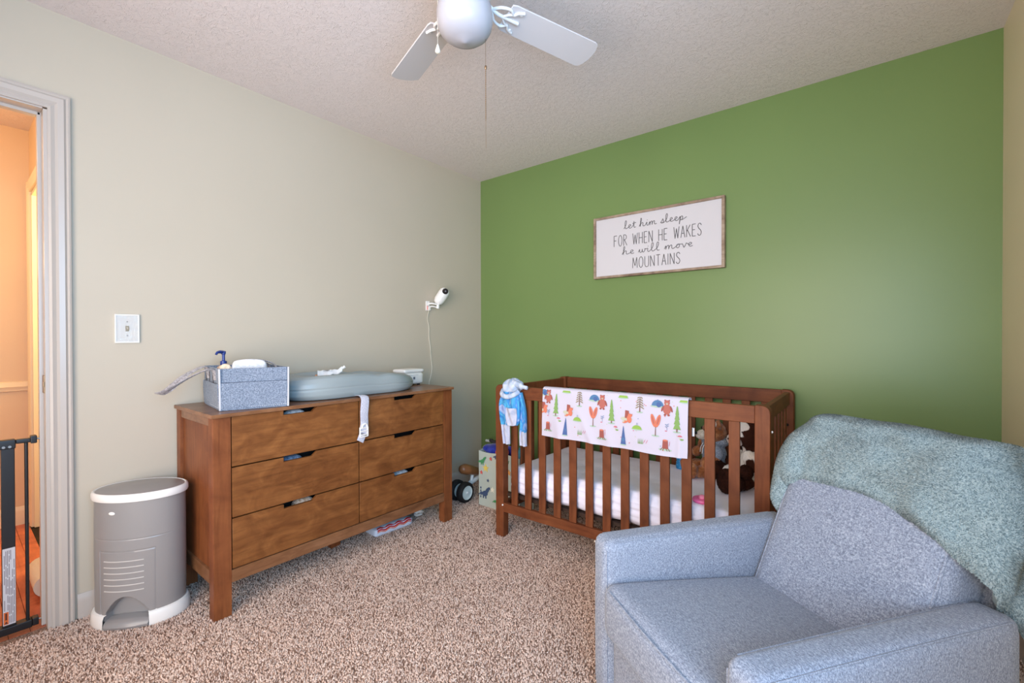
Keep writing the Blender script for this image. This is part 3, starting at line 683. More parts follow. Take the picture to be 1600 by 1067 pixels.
# mattress in a wrinkled fitted sheet
sheet = mat('lilac_white_sheet', lin(236, 232, 247), .85, .2); n = N(sheet); c = n.coord((1.2, 1.2, 6))
n.bump(n.noise(c, 7, 3, .5, 1.2), .35, .01)
mx0, mx1, my0, my1, mz0, mz1 = .897, 2.166, -.748, -.10, .248, .405
def wr(p, q):
    edge = max(abs(q.x), abs(q.y))
    x = p.x; z = p.z
    if q.y < -.8 or q.x < -.9:
        k = max(0, 1-abs(z+.005)/.075)
        wv = math.sin((z*95+x*6+2.2*ns(x, z, 1, 5)))*.5+.5*math.sin(z*170+x*14+3*ns(x, z, 7, 8))
        if q.y < -.8: p.y += .0045*k*wv
        else: p.x += .003*k*wv
    if q.z > .5: p.z += .004*ns(p.x, p.y, 0, 6)+.006*ns(p.x*.4+p.y, p.y*2, 0, 3)-.008*max(0, edge-.93)/.07
    if q.z < -.5 and q.y < -.7: p.z += .012*ns(p.x, 5, 0, 7)
    return p
m_o = B().cushion((mx1-mx0, my1-my0, mz1-mz0), .04, (.004, .004, .004), 46, fn=wr).build('mattress', sheet, ang=80)
m_o.location = ((mx0+mx1)/2, (my0+my1)/2, (mz0+mz1)/2)
props(m_o, 'crib mattress in a pale lilac wrinkled fitted sheet', 'mattress')

# printed blanket folded over the front rail
bx0, bx1 = 1.177, 1.927
cl = mat('blanket_white', lin(198, 192, 205), .85, .2)
path = [(-.754, .69), (-.755, .78), (-.755, .85), (-.757, .876), (-.764, .884), (-.778, .8855), (-.794, .884), (-.803, .877), (-.806, .86), (-.808, .80), (-.810, .74), (-.811, .69), (-.811, .645), (-.811, .629)]
def blk(u, v):
    x = bx0+(bx1-bx0)*u; k = v*(len(path)-1); i = min(int(k), len(path)-2); w = k-i
    y = path[i][0]*(1-w)+path[i+1][0]*w; z = path[i][1]*(1-w)+path[i+1][1]*w
    fr = max(0, (v-.62)/.38)
    y -= fr*(.005*math.sin(u*9)+.011*math.exp(-((u*.75-.05-(.9-z)*.25)/.03)**2)+.010*math.exp(-((u*.75-.15-(.9-z)*.55)/.022)**2)+.007*math.exp(-((u*.75-.30-(.9-z)*.35)/.03)**2)+.009*math.exp(-((u-.955)/.018)**2)+.004*ns(x, z, 0, 9)+.005)
    z += fr*(.002*math.sin(u*5+1)-.0015*math.sin(u*17))
    x += .003*fr*ns(z, u, 2, 8)
    return (x, y, z)
bk = thing('baby_blanket', 'white baby blanket printed with forest animals folded over crib rail', 'blanket', ((bx0+bx1)/2, -.79, .86))
b = B(); b.grid(blk, 110, 60); bmesh.ops.recalc_face_normals(b.bm, faces=b.bm.faces[:]); thicken(b.bm, .0022)
b.build('cloth', cl, bk, world=True, ang=70)
B().box((1.922, -.756, .715), (1.938, -.7545, .752)).build('care_tag', M['white'], bk, world=True)
# print: flat shapes laid on the cloth
class Print:
    def __init__(s): s.v = []; s.f = []; s.c = []
    def poly(s, pts, c, lay=0):
        # pts (x,z) world -> sits just in front of the cloth; ear-cut by fan from centroid
        n_ = len(pts); cx = sum(p[0] for p in pts)/n_; cz = sum(p[1] for p in pts)/n_
        def put(x, z):
            x = max(bx0+.002, min(bx1-.002, x))
            u = min(1, max(0, (x-bx0)/(bx1-bx0)))
            lo, hi = .55, 1.0
            for _ in range(22):
                md = (lo+hi)/2
                if blk(u, md)[2] > z: lo = md
                else: hi = md
            q = blk(u, lo); return (x+(q[0]-(bx0+(bx1-bx0)*u)), q[1]-.0026-.0004*lay, q[2])
        b0 = len(s.v); s.v.append(put(cx, cz)); s.v += [put(*p) for p in pts]
        for i in range(n_): s.f.append((b0, b0+1+i, b0+1+(i+1) % n_)); s.c.append(c)
    def ell(s, x, z, a, b_, c, lay=0, n_=10, rot=0, lo=0, hi=2*math.pi):
        ca, sa = math.cos(rot), math.sin(rot)
        s.poly([(x+a*math.cos(t)*ca-b_*math.sin(t)*sa, z+a*math.cos(t)*sa+b_*math.sin(t)*ca) for t in np.linspace(lo, hi, n_, endpoint=hi-lo < 6.2)], c, lay)
pcol = {'red': lin(190, 96, 78), 'dred': lin(164, 72, 56), 'blue': lin(66, 120, 168), 'dblue': lin(54, 92, 156), 'green': lin(132, 172, 84), 'lime': lin(150, 190, 64), 'tan': lin(150, 132, 92), 'orange': lin(226, 120, 84), 'cream': lin(206, 204, 178), 'brown': lin(132, 92, 74), 'pink': lin(216, 96, 116), 'slate': lin(130, 150, 186), 'mint': lin(176, 204, 180)}
pk = list(pcol); pmats = [mat('print_'+k, tuple(a*.74+.5*.10 for a in v[:3])+(1,), .85, .2) for k, v in pcol.items()]
mot = {'bear': [(1.217, .838), (1.526, .834), (1.838, .836)], 'dome': [(1.188, .86), (1.484, .853), (1.796, .853)], 'gtree': [(1.266, .793), (1.575, .789), (1.883, .786)], 'pine': [(1.401, .847), (1.714, .848)],
       'fox': [(1.343, .779), (1.656, .78), (1.19, .78)], 'heart': [(1.479, .762), (1.789, .757)], 'hill': [(1.392, .737), (1.702, .733), (1.325, .872), (1.633, .870), (1.915, .872)], 'btree': [(1.325, .695), (1.636, .691)],
       'stump': [(1.217, .685), (1.526, .682), (1.833, .676)], 'mush': [(1.284, .728), (1.596, .72), (1.896, .716)], 'sprig': [(1.529, .757), (1.84, .754), (1.22, .757)], 'grass': [(1.406, .676), (1.721, .676)], 'reds': [(1.433, .68), (1.746, .677)]}
def motif(k, x, z):
    q = Print(); E = q.ell; Pq = q.poly
    if k == 'bear':
        E(x, z-.006, .018, .024, 'red'); E(x, z+.022, .013, .012, 'red', 1); E(x-.009, z+.032, .004, .004, 'dred', 1, 6); E(x+.009, z+.032, .004, .004, 'dred', 1, 6)
        E(x-.019, z-.004, .005, .015, 'dred', 1, 8, -.35); E(x+.019, z-.004, .005, .015, 'dred', 1, 8, .35); E(x-.008, z-.031, .006, .005, 'dred', 1, 7); E(x+.008, z-.031, .006, .005, 'dred', 1, 7)
        E(x, z+.018, .005, .004, 'cream', 2, 7); E(x, z+.0195, .002, .0015, 'brown', 3, 6)
    elif k == 'dome':
        E(x, z-.014, .034, .006, 'mint'); E(x, z-.012, .027, .026, 'blue', 1, 12, 0, 0, math.pi); E(x+.006, z-.006, .012, .012, 'dblue', 2, 8)
    elif k == 'gtree':
        E(x, z-.05, .018, .004, 'mint'); Pq([(x-.003, z-.05), (x+.003, z-.05), (x+.003, z-.035), (x-.003, z-.035)], 'brown', 1)
        for i in range(4):
            w_ = .017-.003*i; zz = z-.038+i*.021; Pq([(x-w_, zz), (x+w_, zz), (x+.002, zz+.036-.0*i), (x-.002, zz+.036)], 'green', 1+i % 2)
    elif k == 'pine':
        E(x, z-.043, .016, .004, 'mint'); Pq([(x-.003, z-.042), (x+.003, z-.042), (x+.001, z+.04), (x-.001, z+.04)], 'brown', 1)
        for i in range(6):
            zz = z-.025+i*.011
            for sg in (-1, 1): E(x+sg*(.011-.001*i), zz+.004, .012-.0012*i, .0028, 'tan', 2, 7, sg*-.55)
    elif k == 'fox':
        E(x-.006, z-.012, .03, .01, 'cream'); Pq([(x-.014, z-.008), (x+.008, z-.008), (x+.006, z+.026), (x-.012, z+.028)], 'dred', 1); E(x+.008, z-.012, .012, .018, 'orange', 2, 9, .2); E(x+.012, z+.006, .011, .008, 'orange', 3); Pq([(x+.018, z+.008), (x+.024, z+.016), (x+.022, z+.004)], 'orange', 3); E(x-.012, z-.026, .014, .006, 'orange', 3, 8, .25); E(x-.02, z-.025, .005, .004, 'cream', 4, 6); Pq([(x+.004, z+.01), (x+.006, z+.02), (x+.011, z+.011)], 'orange', 3)
    elif k == 'heart':
        E(x, z-.048, .018, .004, 'mint'); Pq([(x-.0025, z-.048), (x+.0025, z-.048), (x+.001, z+.012), (x-.001, z+.012)], 'brown', 1)
        for sg in (-1, 1): E(x+sg*.011, z+.018, .010, .03, 'orange', 1, 12, -sg*.28); E(x+sg*.012, z+.02, .004, .02, 'red', 2, 8, -sg*.28)
    elif k == 'hill':
        E(x, z-.006, .028, .005, 'mint'); E(x, z-.006, .023, .018, 'lime', 1, 12, 0, 0, math.pi); E(x-.002, z+.018, .001, .006, 'slate', 1, 6) if z < .85 else None; E(x+.003, z+.018, .001, .006, 'slate', 1, 6) if z < .85 else None
    elif k == 'btree':
        E(x, z-.044, .016, .004, 'mint'); Pq([(x-.013, z-.042), (x+.013, z-.042), (x+.001, z+.042), (x-.001, z+.042)], 'dblue', 1); E(x, z-.02, .006, .01, 'blue', 2, 8)
    elif k == 'stump':
        E(x, z-.022, .03, .005, 'mint'); Pq([(x-.013, z-.018), (x+.013, z-.018), (x+.011, z+.02), (x-.011, z+.02)], 'dred', 1); E(x, z+.019, .011, .004, 'orange', 2, 8)
        for a in (-.022, -.01, .008, .021): E(x+a*.8, z-.021, .008, .002, 'brown', 2, 6, -1.0 if a > 0 else 1.0)
        E(x+.018, z+.006, .0012, .012, 'pink', 1, 6, -.1)
    elif k == 'mush':
        E(x, z+.002, .010, .007, 'pink', 1, 9, 0, 0, math.pi); Pq([(x-.002, z-.01), (x+.002, z-.01), (x+.002, z+.003), (x-.002, z+.003)], 'cream', 1); E(x+.008, z-.009, .008, .004, 'green', 1, 7)
    elif k == 'sprig':
        Pq([(x-.001, z-.015), (x+.001, z-.015), (x+.001, z+.012), (x-.001, z+.012)], 'slate', 1)
        for sg, dz in ((-1, 0), (1, .004), (-1, .009), (1, .012)): E(x+sg*.005, z+dz, .005, .002, 'slate', 1, 6, sg*.6)
        E(x-.004, z-.018, .006, .002, 'pink', 1, 6)
    elif k == 'grass':
        for i in range(6): Pq([(x-.012+i*.0042, z-.012), (x-.009+i*.0042, z-.012), (x-.0115+i*.0048, z+.012+.004*(i % 2))], 'green', 1)
    else:
        for i in range(2): E(x-.006+i*.011, z, .0012, .011, 'pink', 1, 6, -.45)
    return q
names = {'bear': 'printed_bear', 'dome': 'printed_bush', 'gtree': 'printed_fir', 'pine': 'printed_pine', 'fox': 'printed_fox', 'heart': 'printed_tree', 'hill': 'printed_hill', 'btree': 'printed_fir', 'stump': 'printed_stump', 'mush': 'printed_mushroom', 'sprig': 'printed_sprig', 'grass': 'printed_grass', 'reds': 'printed_sprig'}
def put_print(q, nm):
    me = bpy.data.meshes.new(nm); me.from_pydata(q.v, [], q.f)
    used = sorted(set(q.c), key=pk.index)
    for c_ in used: me.materials.append(pmats[pk.index(c_)])
    me.polygons.foreach_set('material_index', [used.index(c_) for c_ in q.c])
    me.transform(chain(bk).inverted()); o = bpy.data.objects.new(nm, me); COL.objects.link(o); o.parent = bk
for k, L in mot.items():
    for x, z in L: put_print(motif(k, x, z), names[k])
q = Print(); rr = random.Random(3)
for i in range(34): q.ell(rr.uniform(bx0+.02, bx1-.03), rr.uniform(.645, .87), .0028, .0022, rr.choice(['pink', 'slate', 'cream', 'orange']), 0, 6)
put_print(q, 'printed_dots')

# tie-dye romper with hood, hung over the crib corner
rm = thing('romper', 'blue tie-dye romper with white hood hung on the left crib corner', 'clothes', (.975, -.80, .88))
def cloth_mat(name, stops, sc, seed):
    m = mat(name, stops[1][1], .85, .2); n = N(m); c = n.coord((1, 1, .6)); n.col(n.ramp(n.noise(c, sc, 2, .5, 1.5), stops)); n.bump(n.noise(c, 60, 2), .2, .003); return m
td = cloth_mat('tie_dye', [(.3, lin(50, 118, 190)), (.42, lin(84, 168, 206)), (.52, lin(60, 132, 200)), (.62, lin(160, 180, 214)), (.76, lin(112, 128, 196))], 16, 0)
tw = cloth_mat('hood_white', [(.3, lin(146, 168, 198)), (.5, lin(180, 192, 210)), (.7, lin(204, 210, 222))], 22, 1)
tc = cloth_mat('cuff_pale', [(.3, lin(160, 168, 190)), (.5, lin(190, 190, 204)), (.65, lin(160, 174, 214)), (.8, lin(204, 176, 176))], 20, 2)
def lump(fn, nu=40, nv=24):
    b = B(); b.grid(fn, nu, nv, cu=True); bmesh.ops.remove_doubles(b.bm, verts=b.bm.verts[:], dist=1e-5); bmesh.ops.recalc_face_normals(b.bm, faces=b.bm.faces[:]); return b
def hood(u, v):
    a = 2*math.pi*u; ph = math.pi*v; s = math.sin(ph)
    fold = 1+.10*math.sin(a*5+2.5*math.cos(ph))*s+.09*ns(math.cos(a), math.sin(a), ph, 2.2)
    return (.966+.060*s*math.cos(a)*fold, -.792+.048*s*math.sin(a)*fold, .868-.050*math.cos(ph)*(-1)*1.0*fold+.012*s*math.cos(a)*.5)
lump(hood).build('hood', tw, rm, world=True, ang=80)
b = B().tube(crm([(.91, -.815, .852), (.93, -.848, .834), (.968, -.858, .822), (1.01, -.848, .832), (1.032, -.825, .852)], 8), 1, 10, flat=(.010, .014)).tube(crm([(.985, -.81, .89), (1.02, -.815, .885), (1.055, -.82, .878), (1.085, -.815, .872)], 6), [.026]*6+[.024]*6+[.014]*6+[.007], 10, flat=(1, .7))
b.build('hood_edge', tw, rm, world=True, ang=80)
def panel_loft(pts, w, dpt, seedv, folds=4):
    # vertical hanging tube of cloth: pts (x,y,z), widths
    P = crm(pts, 8); 
    def fn(u, v):
        k = v*(len(P)-1); i = min(int(k), len(P)-2); t_ = k-i; c = P[i].lerp(P[i+1], t_); a = 2*math.pi*u
        ww = np.interp(v, np.linspace(0, 1, len(w)), w); f_ = 1+.22*math.sin(a*folds+seedv+v*3)+.12*ns(a, v*4, seedv, 1.3)
        return (c.x+ww*math.cos(a), c.y+dpt*math.sin(a)*f_+.006*math.cos(a*folds+seedv), c.z)
    b = B(); b.grid(fn, 44, 30, cu=True); b.grid(lambda u, v: Vector(fn(u, 1)).lerp(P[-1], v), 44, 3, cu=True); bmesh.ops.recalc_face_normals(b.bm, faces=b.bm.faces[:]); return b
panel_loft([(.965, -.822, .845), (.93, -.825, .78), (.928, -.822, .70), (.936, -.82, .66)], [.045, .034, .030, .031], .014, 1).build('leg', td, rm, world=True, ang=80)
panel_loft([(.936, -.82, .662), (.940, -.82, .60), (.944, -.82, .553)], [.030, .026, .022], .012, 2).build('cuff', tc, rm, world=True, ang=80)
panel_loft([(.985, -.826, .845), (1.0, -.83, .76), (1.0, -.83, .70), (.996, -.828, .665)], [.05, .045, .044, .03], .016, 3, 5).build('body', td, rm, world=True, ang=80)
panel_loft([(1.02, -.815, .845), (1.045, -.815, .76), (1.052, -.812, .68), (1.05, -.812, .63)], [.025, .022, .018, .02], .012, 5, 3).build('leg', td, rm, world=True, ang=80)
panel_loft([(1.05, -.812, .635), (1.05, -.812, .59), (1.052, -.812, .555)], [.020, .020, .020], .011, 6, 3).build('cuff', tc, rm, world=True, ang=80)
def pocket(u, v):
    x = .966+.066*u; z = .672+.088*v; y = -.849-.008*math.sin(math.pi*u)-.005*math.sin(u*9+v*4)
    return (x-.012*v*(1-u), y, z-.008*math.sin(math.pi*u)*(1-v))
b = B().grid(pocket, 14, 14); bmesh.ops.recalc_face_normals(b.bm, faces=b.bm.faces[:]); thicken(b.bm, .003); b.build('pocket', tc, rm, world=True)

# ------------------------------------------------------------ soft toys in the crib
def blob(prims, voxel=.006, smooth=4, disp=0):
    # one continuous surface from overlapping ellipsoids (centre, radii, rotation euler)
    b = B()
    for c, r, *e in prims: b.ball(c, r, 24, M=Euler(e[0]).to_matrix().to_4x4() if e else None)
    me = bpy.data.meshes.new('t'); b.bm.to_mesh(me); b.bm.free(); o = bpy.data.objects.new('t', me); COL.objects.link(o)
    md = o.modifiers.new('r', 'REMESH'); md.mode = 'VOXEL'; md.voxel_size = voxel
    sm = o.modifiers.new('s', 'SMOOTH'); sm.iterations = smooth; sm.factor = .5
    dg = bpy.context.evaluated_depsgraph_get(); me2 = bpy.data.meshes.new_from_object(o.evaluated_get(dg))
    bpy.data.objects.remove(o); bpy.data.meshes.remove(me)
    if disp:
        for v in me2.vertices: v.co += v.normal*disp*(ns(v.co.x, v.co.y, v.co.z, 90)+.6*ns(v.co.x, v.co.y, v.co.z, 190))
    return me2
def blob_part(name, prims, m, parent, **kw):
    me = blob(prims, **kw); me.materials.clear(); me.materials.append(m); me.polygons.foreach_set('use_smooth', [True]*len(me.polygons))
    o = bpy.data.objects.new(name, me); COL.objects.link(o); o.parent = parent; return o
def fur(name, stops, sc=16, bump=.9):
    m = mat(name, stops[1][1], .95, .1); n = N(m); c = n.coord(); n.col(n.ramp(n.noise(c, sc, 4, .6, .5), stops)); n.bump(n.noise(c, 160, 3), bump, .006)
    m.node_tree.nodes['Principled BSDF'].inputs['Sheen Weight'].default_value = .3; return m
tb = fur('teddy_fur', [(.3, lin(120, 66, 34)), (.5, lin(160, 96, 54)), (.7, lin(196, 134, 88))], 30)
tl = fur('teddy_muzzle', [(.3, lin(206, 190, 170)), (.5, lin(232, 220, 204)), (.7, lin(244, 238, 228))], 60)
hd = fabric('grey_hoodie', lin(100, 108, 122), lin(136, 144, 158), lin(168, 174, 186), 260, (1, 1, .5), .9, .3)
td_ = thing('teddy_bear', 'brown teddy bear in grey hoodie sitting in the crib', 'teddy bear', (1.878, -.205, .404), R(-58))
# local frame: bear faces -y, sits on z=0
blob_part('body', [((0, 0, .105), (.062, .055, .09)), ((0, .0, .235), (.068, .06, .058)), ((0, -.01, .185), (.035, .035, .04)),
    ((-.058, .0, .285), (.026, .014, .026)), ((.058, .0, .285), (.026, .014, .026)),
    ((-.075, -.03, .14), (.026, .03, .05), (.5, .3, 0)), ((-.092, -.065, .105), (.022, .026, .03)), ((.078, -.03, .13), (.026, .03, .05), (.5, -.3, 0)), ((.088, -.07, .09), (.023, .028, .032)),
    ((-.06, -.07, .036), (.034, .07, .034), (0, 0, -.35)), ((-.085, -.135, .045), (.033, .024, .042)), ((.06, -.07, .036), (.034, .07, .034), (0, 0, .35)), ((.085, -.135, .045), (.033, .024, .042))], tb, td_, disp=.004)
blob_part('muzzle', [((0, -.062, .218), (.032, .03, .026)), ((0, -.075, .213), (.022, .022, .018))], tl, td_, voxel=.004, disp=.002)
B().ball((0, -.095, .226), (.011, .007, .008), 14).build('nose', M['rubber'], td_)
B().ball((-.026, -.056, .25), .0065, 12).build('eye', M['rubber'], td_); B().ball((.026, -.056, .25), .0065, 12).build('eye', M['rubber'], td_)
blob_part('inner_ear', [((-.058, -.014, .285), (.015, .005, .015))], tl, td_, voxel=.003); blob_part('inner_ear', [((.058, -.014, .285), (.015, .005, .015))], tl, td_, voxel=.003)
ho = blob_part('hoodie', [((0, 0, .11), (.070, .062, .078)), ((-.07, -.018, .152), (.036, .036, .046), (.4, .4, 0)), ((.073, -.018, .142), (.036, .036, .046), (.4, -.4, 0)), ((0, .03, .185), (.06, .045, .03)), ((0, .0, .17), (.052, .05, .025))], hd, td_, voxel=.005)
for sx in (-.014, .014): B().tube(crm([(sx, -.052, .172), (sx*1.1, -.064, .15), (sx*1.3, -.068, .12)], 5), .0022, 6).build('drawstring', M['white'], ho)
# cow plush
cw = mat('cow_plush', lin(230, 224, 218), .95, .1); n = N(cw); c = n.coord()
n.col(n.ramp(n.noise(c, 9.5, 1, .4, .6), [(.40, lin(232, 226, 220)), (.50, lin(232, 226, 220)), (.515, lin(58, 32, 24)), (.8, lin(50, 26, 20))])); n.bump(n.noise(c, 150, 3), .9, .006)
cdk = fur('cow_dark', [(.3, lin(34, 16, 12)), (.5, lin(48, 25, 18)), (.7, lin(62, 34, 25))], 40)
cdk.node_tree.nodes['Principled BSDF'].inputs['Sheen Weight'].default_value = 0
cmz = fur('cow_muzzle', [(.3, lin(196, 176, 166)), (.5, lin(222, 206, 198)), (.7, lin(236, 226, 220))], 40)
cow = thing('cow_plush', 'brown and white patched cow plush leaning on the right crib end', 'plush toy', (2.075, -.315, .404), R(-62))
blob_part('body', [((0, .02, .11), (.082, .075, .11)), ((0, -.01, .265), (.072, .068, .072)), ((0, .01, .2), (.055, .05, .05)), ((-.085, -.02, .15), (.03, .035, .06), (.5, .3, 0)), ((.085, -.02, .15), (.03, .035, .06), (.5, -.3, 0)),
    ((-.07, -.06, .05), (.042, .075, .042), (0, 0, -.4)), ((.07, -.06, .05), (.042, .075, .042), (0, 0, .4)), ((0, -.01, .325), (.03, .03, .025))], cw, cow, disp=.003)
blob_part('muzzle', [((0, -.07, .235), (.048, .04, .034))], cmz, cow, voxel=.005, disp=.002)
for sx in (-1, 1):
    blob_part('ear', [((sx*.095, .01, .285), (.042, .014, .022), (0, sx*.3, 0))], cdk, cow, voxel=.005)
    blob_part('hoof', [((sx*.115, -.14, .062), (.05, .045, .06)), ((sx*.1, -.10, .05), (.042, .045, .042))], cdk, cow, voxel=.006, disp=.003)
    blob_part('hoof', [((sx*.105, -.055, .105), (.034, .034, .036))], cdk, cow, voxel=.006, disp=.003)
    B().ball((sx*.034, -.068, .285), .008, 12).build('eye', M['rubber'], cow)
    B().ball((sx*.016, -.108, .243), (.006, .004, .005), 10).build('nostril', M['rubber'], cow)
# pacifier-like pink ring and blue teether
t = thing('pink_teether', 'round pink toy lying on the crib mattress', 'toy', (1.945, -.665, .409), R(20))
pkm = mat('pink_silicone', lin(240, 110, 170), .4)
B().lathe([(.012, .0), (.038, .0), (.042, .006), (.04, .014), (.03, .018), (.012, .012)], 28).build('disc', pkm, t)
B().ball((0, 0, .018), (.016, .016, .012), 16).build('knob', mat('rose_silicone', lin(250, 150, 190), .4), t)
t = thing('blue_rattle', 'small blue dotted toy standing on the mattress beside the blanket corner', 'toy', (1.70, -.2, .402))
B().lathe([(.012, 0), (.024, .003), (.027, .02), (.022, .05), (.024, .075), (.016, .095), (.004, .1)], 24).build('rattle_body', mat('blue_toy', lin(40, 132, 190), .4), t)
b = B()
for i in range(30):
    a = i*2.4; z = .012+i*.0026; r = .0262-.0035*max(0, math.sin((z-.02)*50)); b.ball((r*math.cos(a), r*math.sin(a), z), .0028, 6)
b.build('dots', mat('aqua_dots', lin(110, 190, 226), .4), t)

# ------------------------------------------------------------ gift bag and balance bike by the corner
bag = thing('gift_bag', 'pale grey paper gift bag with small dinosaurs and stars beside the crib', 'bag', (.605, -.42, 0))
paper = mat('bag_paper', lin(178, 188, 180), .6, .3); n = N(paper); n.bump(n.noise(n.coord((1, 1, .6)), 9, 3), .3, .01)
gx0, gx1, gy0, gy1, gh = .432, .785, -.498, -.345, .375
b = B()
def wall(a, b2, bow):
    a = Vector(a); b2 = Vector(b2); d = (b2-a).normalized(); nr = Vector((d.y, -d.x, 0))
    def fn(u, v):
        p_ = a.lerp(b2, u)+nr*(bow*math.sin(math.pi*u)*math.sin(math.pi*min(1, v*1.1))+.003*ns(u*4, v*5, a.x*9)); zz = gh*v-.006*math.sin(u*7)*v
        return (p_.x, p_.y, zz+.001)
    b.grid(fn, 16, 16)
wall((gx0, gy0, 0), (gx1, gy0, 0), .006)
wall((gx1, gy0, 0), (gx1, gy1, 0), -.025); wall((gx1, gy1, 0), (gx0, gy1, 0), .006); wall((gx0, gy1, 0), (gx0, gy0, 0), -.025)
b.box((gx0+.003, gy0+.003, .0), (gx1-.003, gy1-.003, .002))
thicken(b.bm, .0012)
b.build('paper_bag', paper, bag, world=True)
bc = {'yellow': lin(222, 196, 96), 'red': lin(214, 90, 84), 'green': lin(70, 140, 90), 'navy': lin(60, 78, 110), 'orange': lin(226, 160, 90), 'cream': lin(226, 222, 204)}
bmt = {k: mat('bag_'+k, v, .6) for k, v in bc.items()}
def on_bag(x, z): return gy0-.0085-.002*abs(ns(x*4, z*5))
def star(x, z, r, c):
    pts = [(x+(r if i % 2 == 0 else r*.42)*math.sin(i*math.pi/5), z+(r if i % 2 == 0 else r*.42)*math.cos(i*math.pi/5)) for i in range(10)]
    y = on_bag(x, z); B().prism(pts, y, y+.0045, 'y').build('printed_star', bmt[c], bag, world=True)
def dino(x, z, s, c):
    y = on_bag(x, z); b = B()
    b.tube(crm([(x-.05*s, y, z-.012*s), (x-.02*s, y, z+.0*s), (x+.012*s, y, z+.004*s), (x+.032*s, y, z+.03*s), (x+.044*s, y, z+.044*s), (x+.056*s, y, z+.042*s)], 6), [.003*s]*4+[.010*s]*5+[.018*s]*6+[.012*s]*6+[.008*s]*6+[.008*s]*4, 8, flat=(.12, 1), upv=(0, 0, 1))
    for dx in (-.006, .016): b.box((x+dx*s-.004*s, y-.001, z-.03*s), (x+dx*s+.004*s, y+.003, z-.004*s), .001)
    b.build('printed_dinosaur', bmt[c], bag, world=True)
star(.50, .265, .028, 'yellow'); star(.63, .19, .022, 'navy'); star(.545, .335, .014, 'red'); star(.60, .30, .014, 'yellow'); star(.46, .23, .014, 'red'); star(.56, .13, .02, 'cream'); star(.70, .27, .02, 'orange'); star(.52, .185, .012, 'navy'); star(.66, .10, .016, 'orange'); star(.69, .34, .014, 'green')
dino(.465, .305, .7, 'green'); dino(.485, .09, 1.0, 'navy'); dino(.60, .06, .8, 'green'); dino(.59, .355, .5, 'navy')
for k in range(4):
    yy, zz = on_bag(0, 0)-.001, .12-.02*k; B().box((.452, yy, zz), (.458, yy+.004, zz+.012)).build('printed_mark', bmt['navy'], bag, world=True)
nv = fur('navy_fleece', [(.3, lin(22, 30, 96)), (.5, lin(34, 46, 140)), (.7, lin(54, 66, 166))], 20, .4)
o = blob_part('navy_fabric_bundle', [((.515, -.42, .37), (.075, .06, .05)), ((.62, -.385, .37), (.08, .03, .04)), ((.46, -.43, .385), (.035, .05, .025))], nv, None, voxel=.008); props(o, 'navy blue fabric bundle stuffed in the top of the gift bag', 'fabric')
o = blob_part('coral_toy', [((.60, -.462, .375), (.045, .03, .035)), ((.63, -.46, .385), (.03, .028, .03))], mat('coral', lin(238, 104, 92), .5), None, voxel=.006); props(o, 'coral pink toy peeking out of the gift bag', 'toy')
o = B().tube([(.443+.032*i/3.3, -.40+.012*math.sin(i*1.3), .425+.006*math.cos(i*1.9)) for i in range(13)], [.010+.004*(i % 2) for i in range(13)], 8).build('black_beaded_toy', M['rubber']); props(o, 'black knobbly toy lying across the navy bundle in the gift bag', 'toy')
o = blob_part('teal_toy', [((.745, -.43, .355), (.034, .045, .06)), ((.755, -.43, .415), (.025, .025, .025))], mat('teal_plush', lin(66, 140, 160), .8), None, voxel=.006); props(o, 'teal toy in the gift bag seen between the crib slats', 'toy')

bike = thing('balance_bike', 'white toddler balance bike with brown saddle behind the gift bag', 'bike', (.285, -.35, 0))
def wheel(x, y):
    Mw = Matrix.Translation((x, y, .071)) @ Matrix.Rotation(math.pi/2, 4, 'Y')
    w_ = B().lathe([(.048, -.024), (.062, -.024), (.07, -.016), (.0715, 0), (.07, .016), (.062, .024), (.048, .024), (.046, 0), (.048, -.024)], 36, M=Mw, caps=False).build('tire', M['rubber'], bike, world=True)
    B().lathe([(.002, -.018), (.03, -.018), (.047, -.024), (.049, -.02), (.049, .02), (.047, .025), (.040, .022), (.03, .019), (.002, .021)], 36, M=Mw).build('hub', mat('hub_mint_white', lin(206, 222, 222), .4) if 'hub_mint_white' not in bpy.data.materials else bpy.data.materials['hub_mint_white'], w_, world=True)
wheel(.325, -.525); wheel(.245, -.525); wheel(.285, -.1)
fm = mat('bike_frame_white', lin(214, 222, 224), .35)
B().cyl((.21, -.525, .071), (.36, -.525, .071), .008).tube(crm([(.285, -.525, .075), (.285, -.45, .10), (.285, -.34, .125), (.285, -.2, .15), (.285, -.13, .22)], 6), .017, 12).tube([(.285, -.42, .11), (.285, -.405, .17)], .012, 12).build('frame', fm, bike, world=True)
B().tube([(.285, -.135, .18), (.285, -.13, .34)], .012, 12).tube([(.17, -.13, .34), (.40, -.13, .34)], .010, 12).tube([(.315, -.1, .075), (.315, -.13, .2), (.255, -.13, .2), (.255, -.1, .075)], .008, 8).build('handlebar', fm, bike, world=True)
sad = mat('brown_saddle', lin(140, 92, 56), .35); n = N(sad); n.bump(n.noise(n.coord(), 160, 2), .2, .001)
def saddle(u, v):
    a = 2*math.pi*u; y = -.535+v*.235; wv = np.interp(v, [0, .05, .25, .5, .8, 1], [.002, .028, .052, .046, .026, .004]); hv = np.interp(v, [0, .05, .25, .6, .9, 1], [.006, .032, .044, .036, .026, .006])
    zc = .196+.022*math.cos(v*3.2)-.012*v; return (.285+wv*math.cos(a), y, zc+hv*math.sin(a)*(1 if math.sin(a) > 0 else .8))
b = B(); b.grid(saddle, 28, 26, cu=True); bmesh.ops.recalc_face_normals(b.bm, faces=b.bm.faces[:]); b.build('saddle', sad, bike, world=True, ang=80)

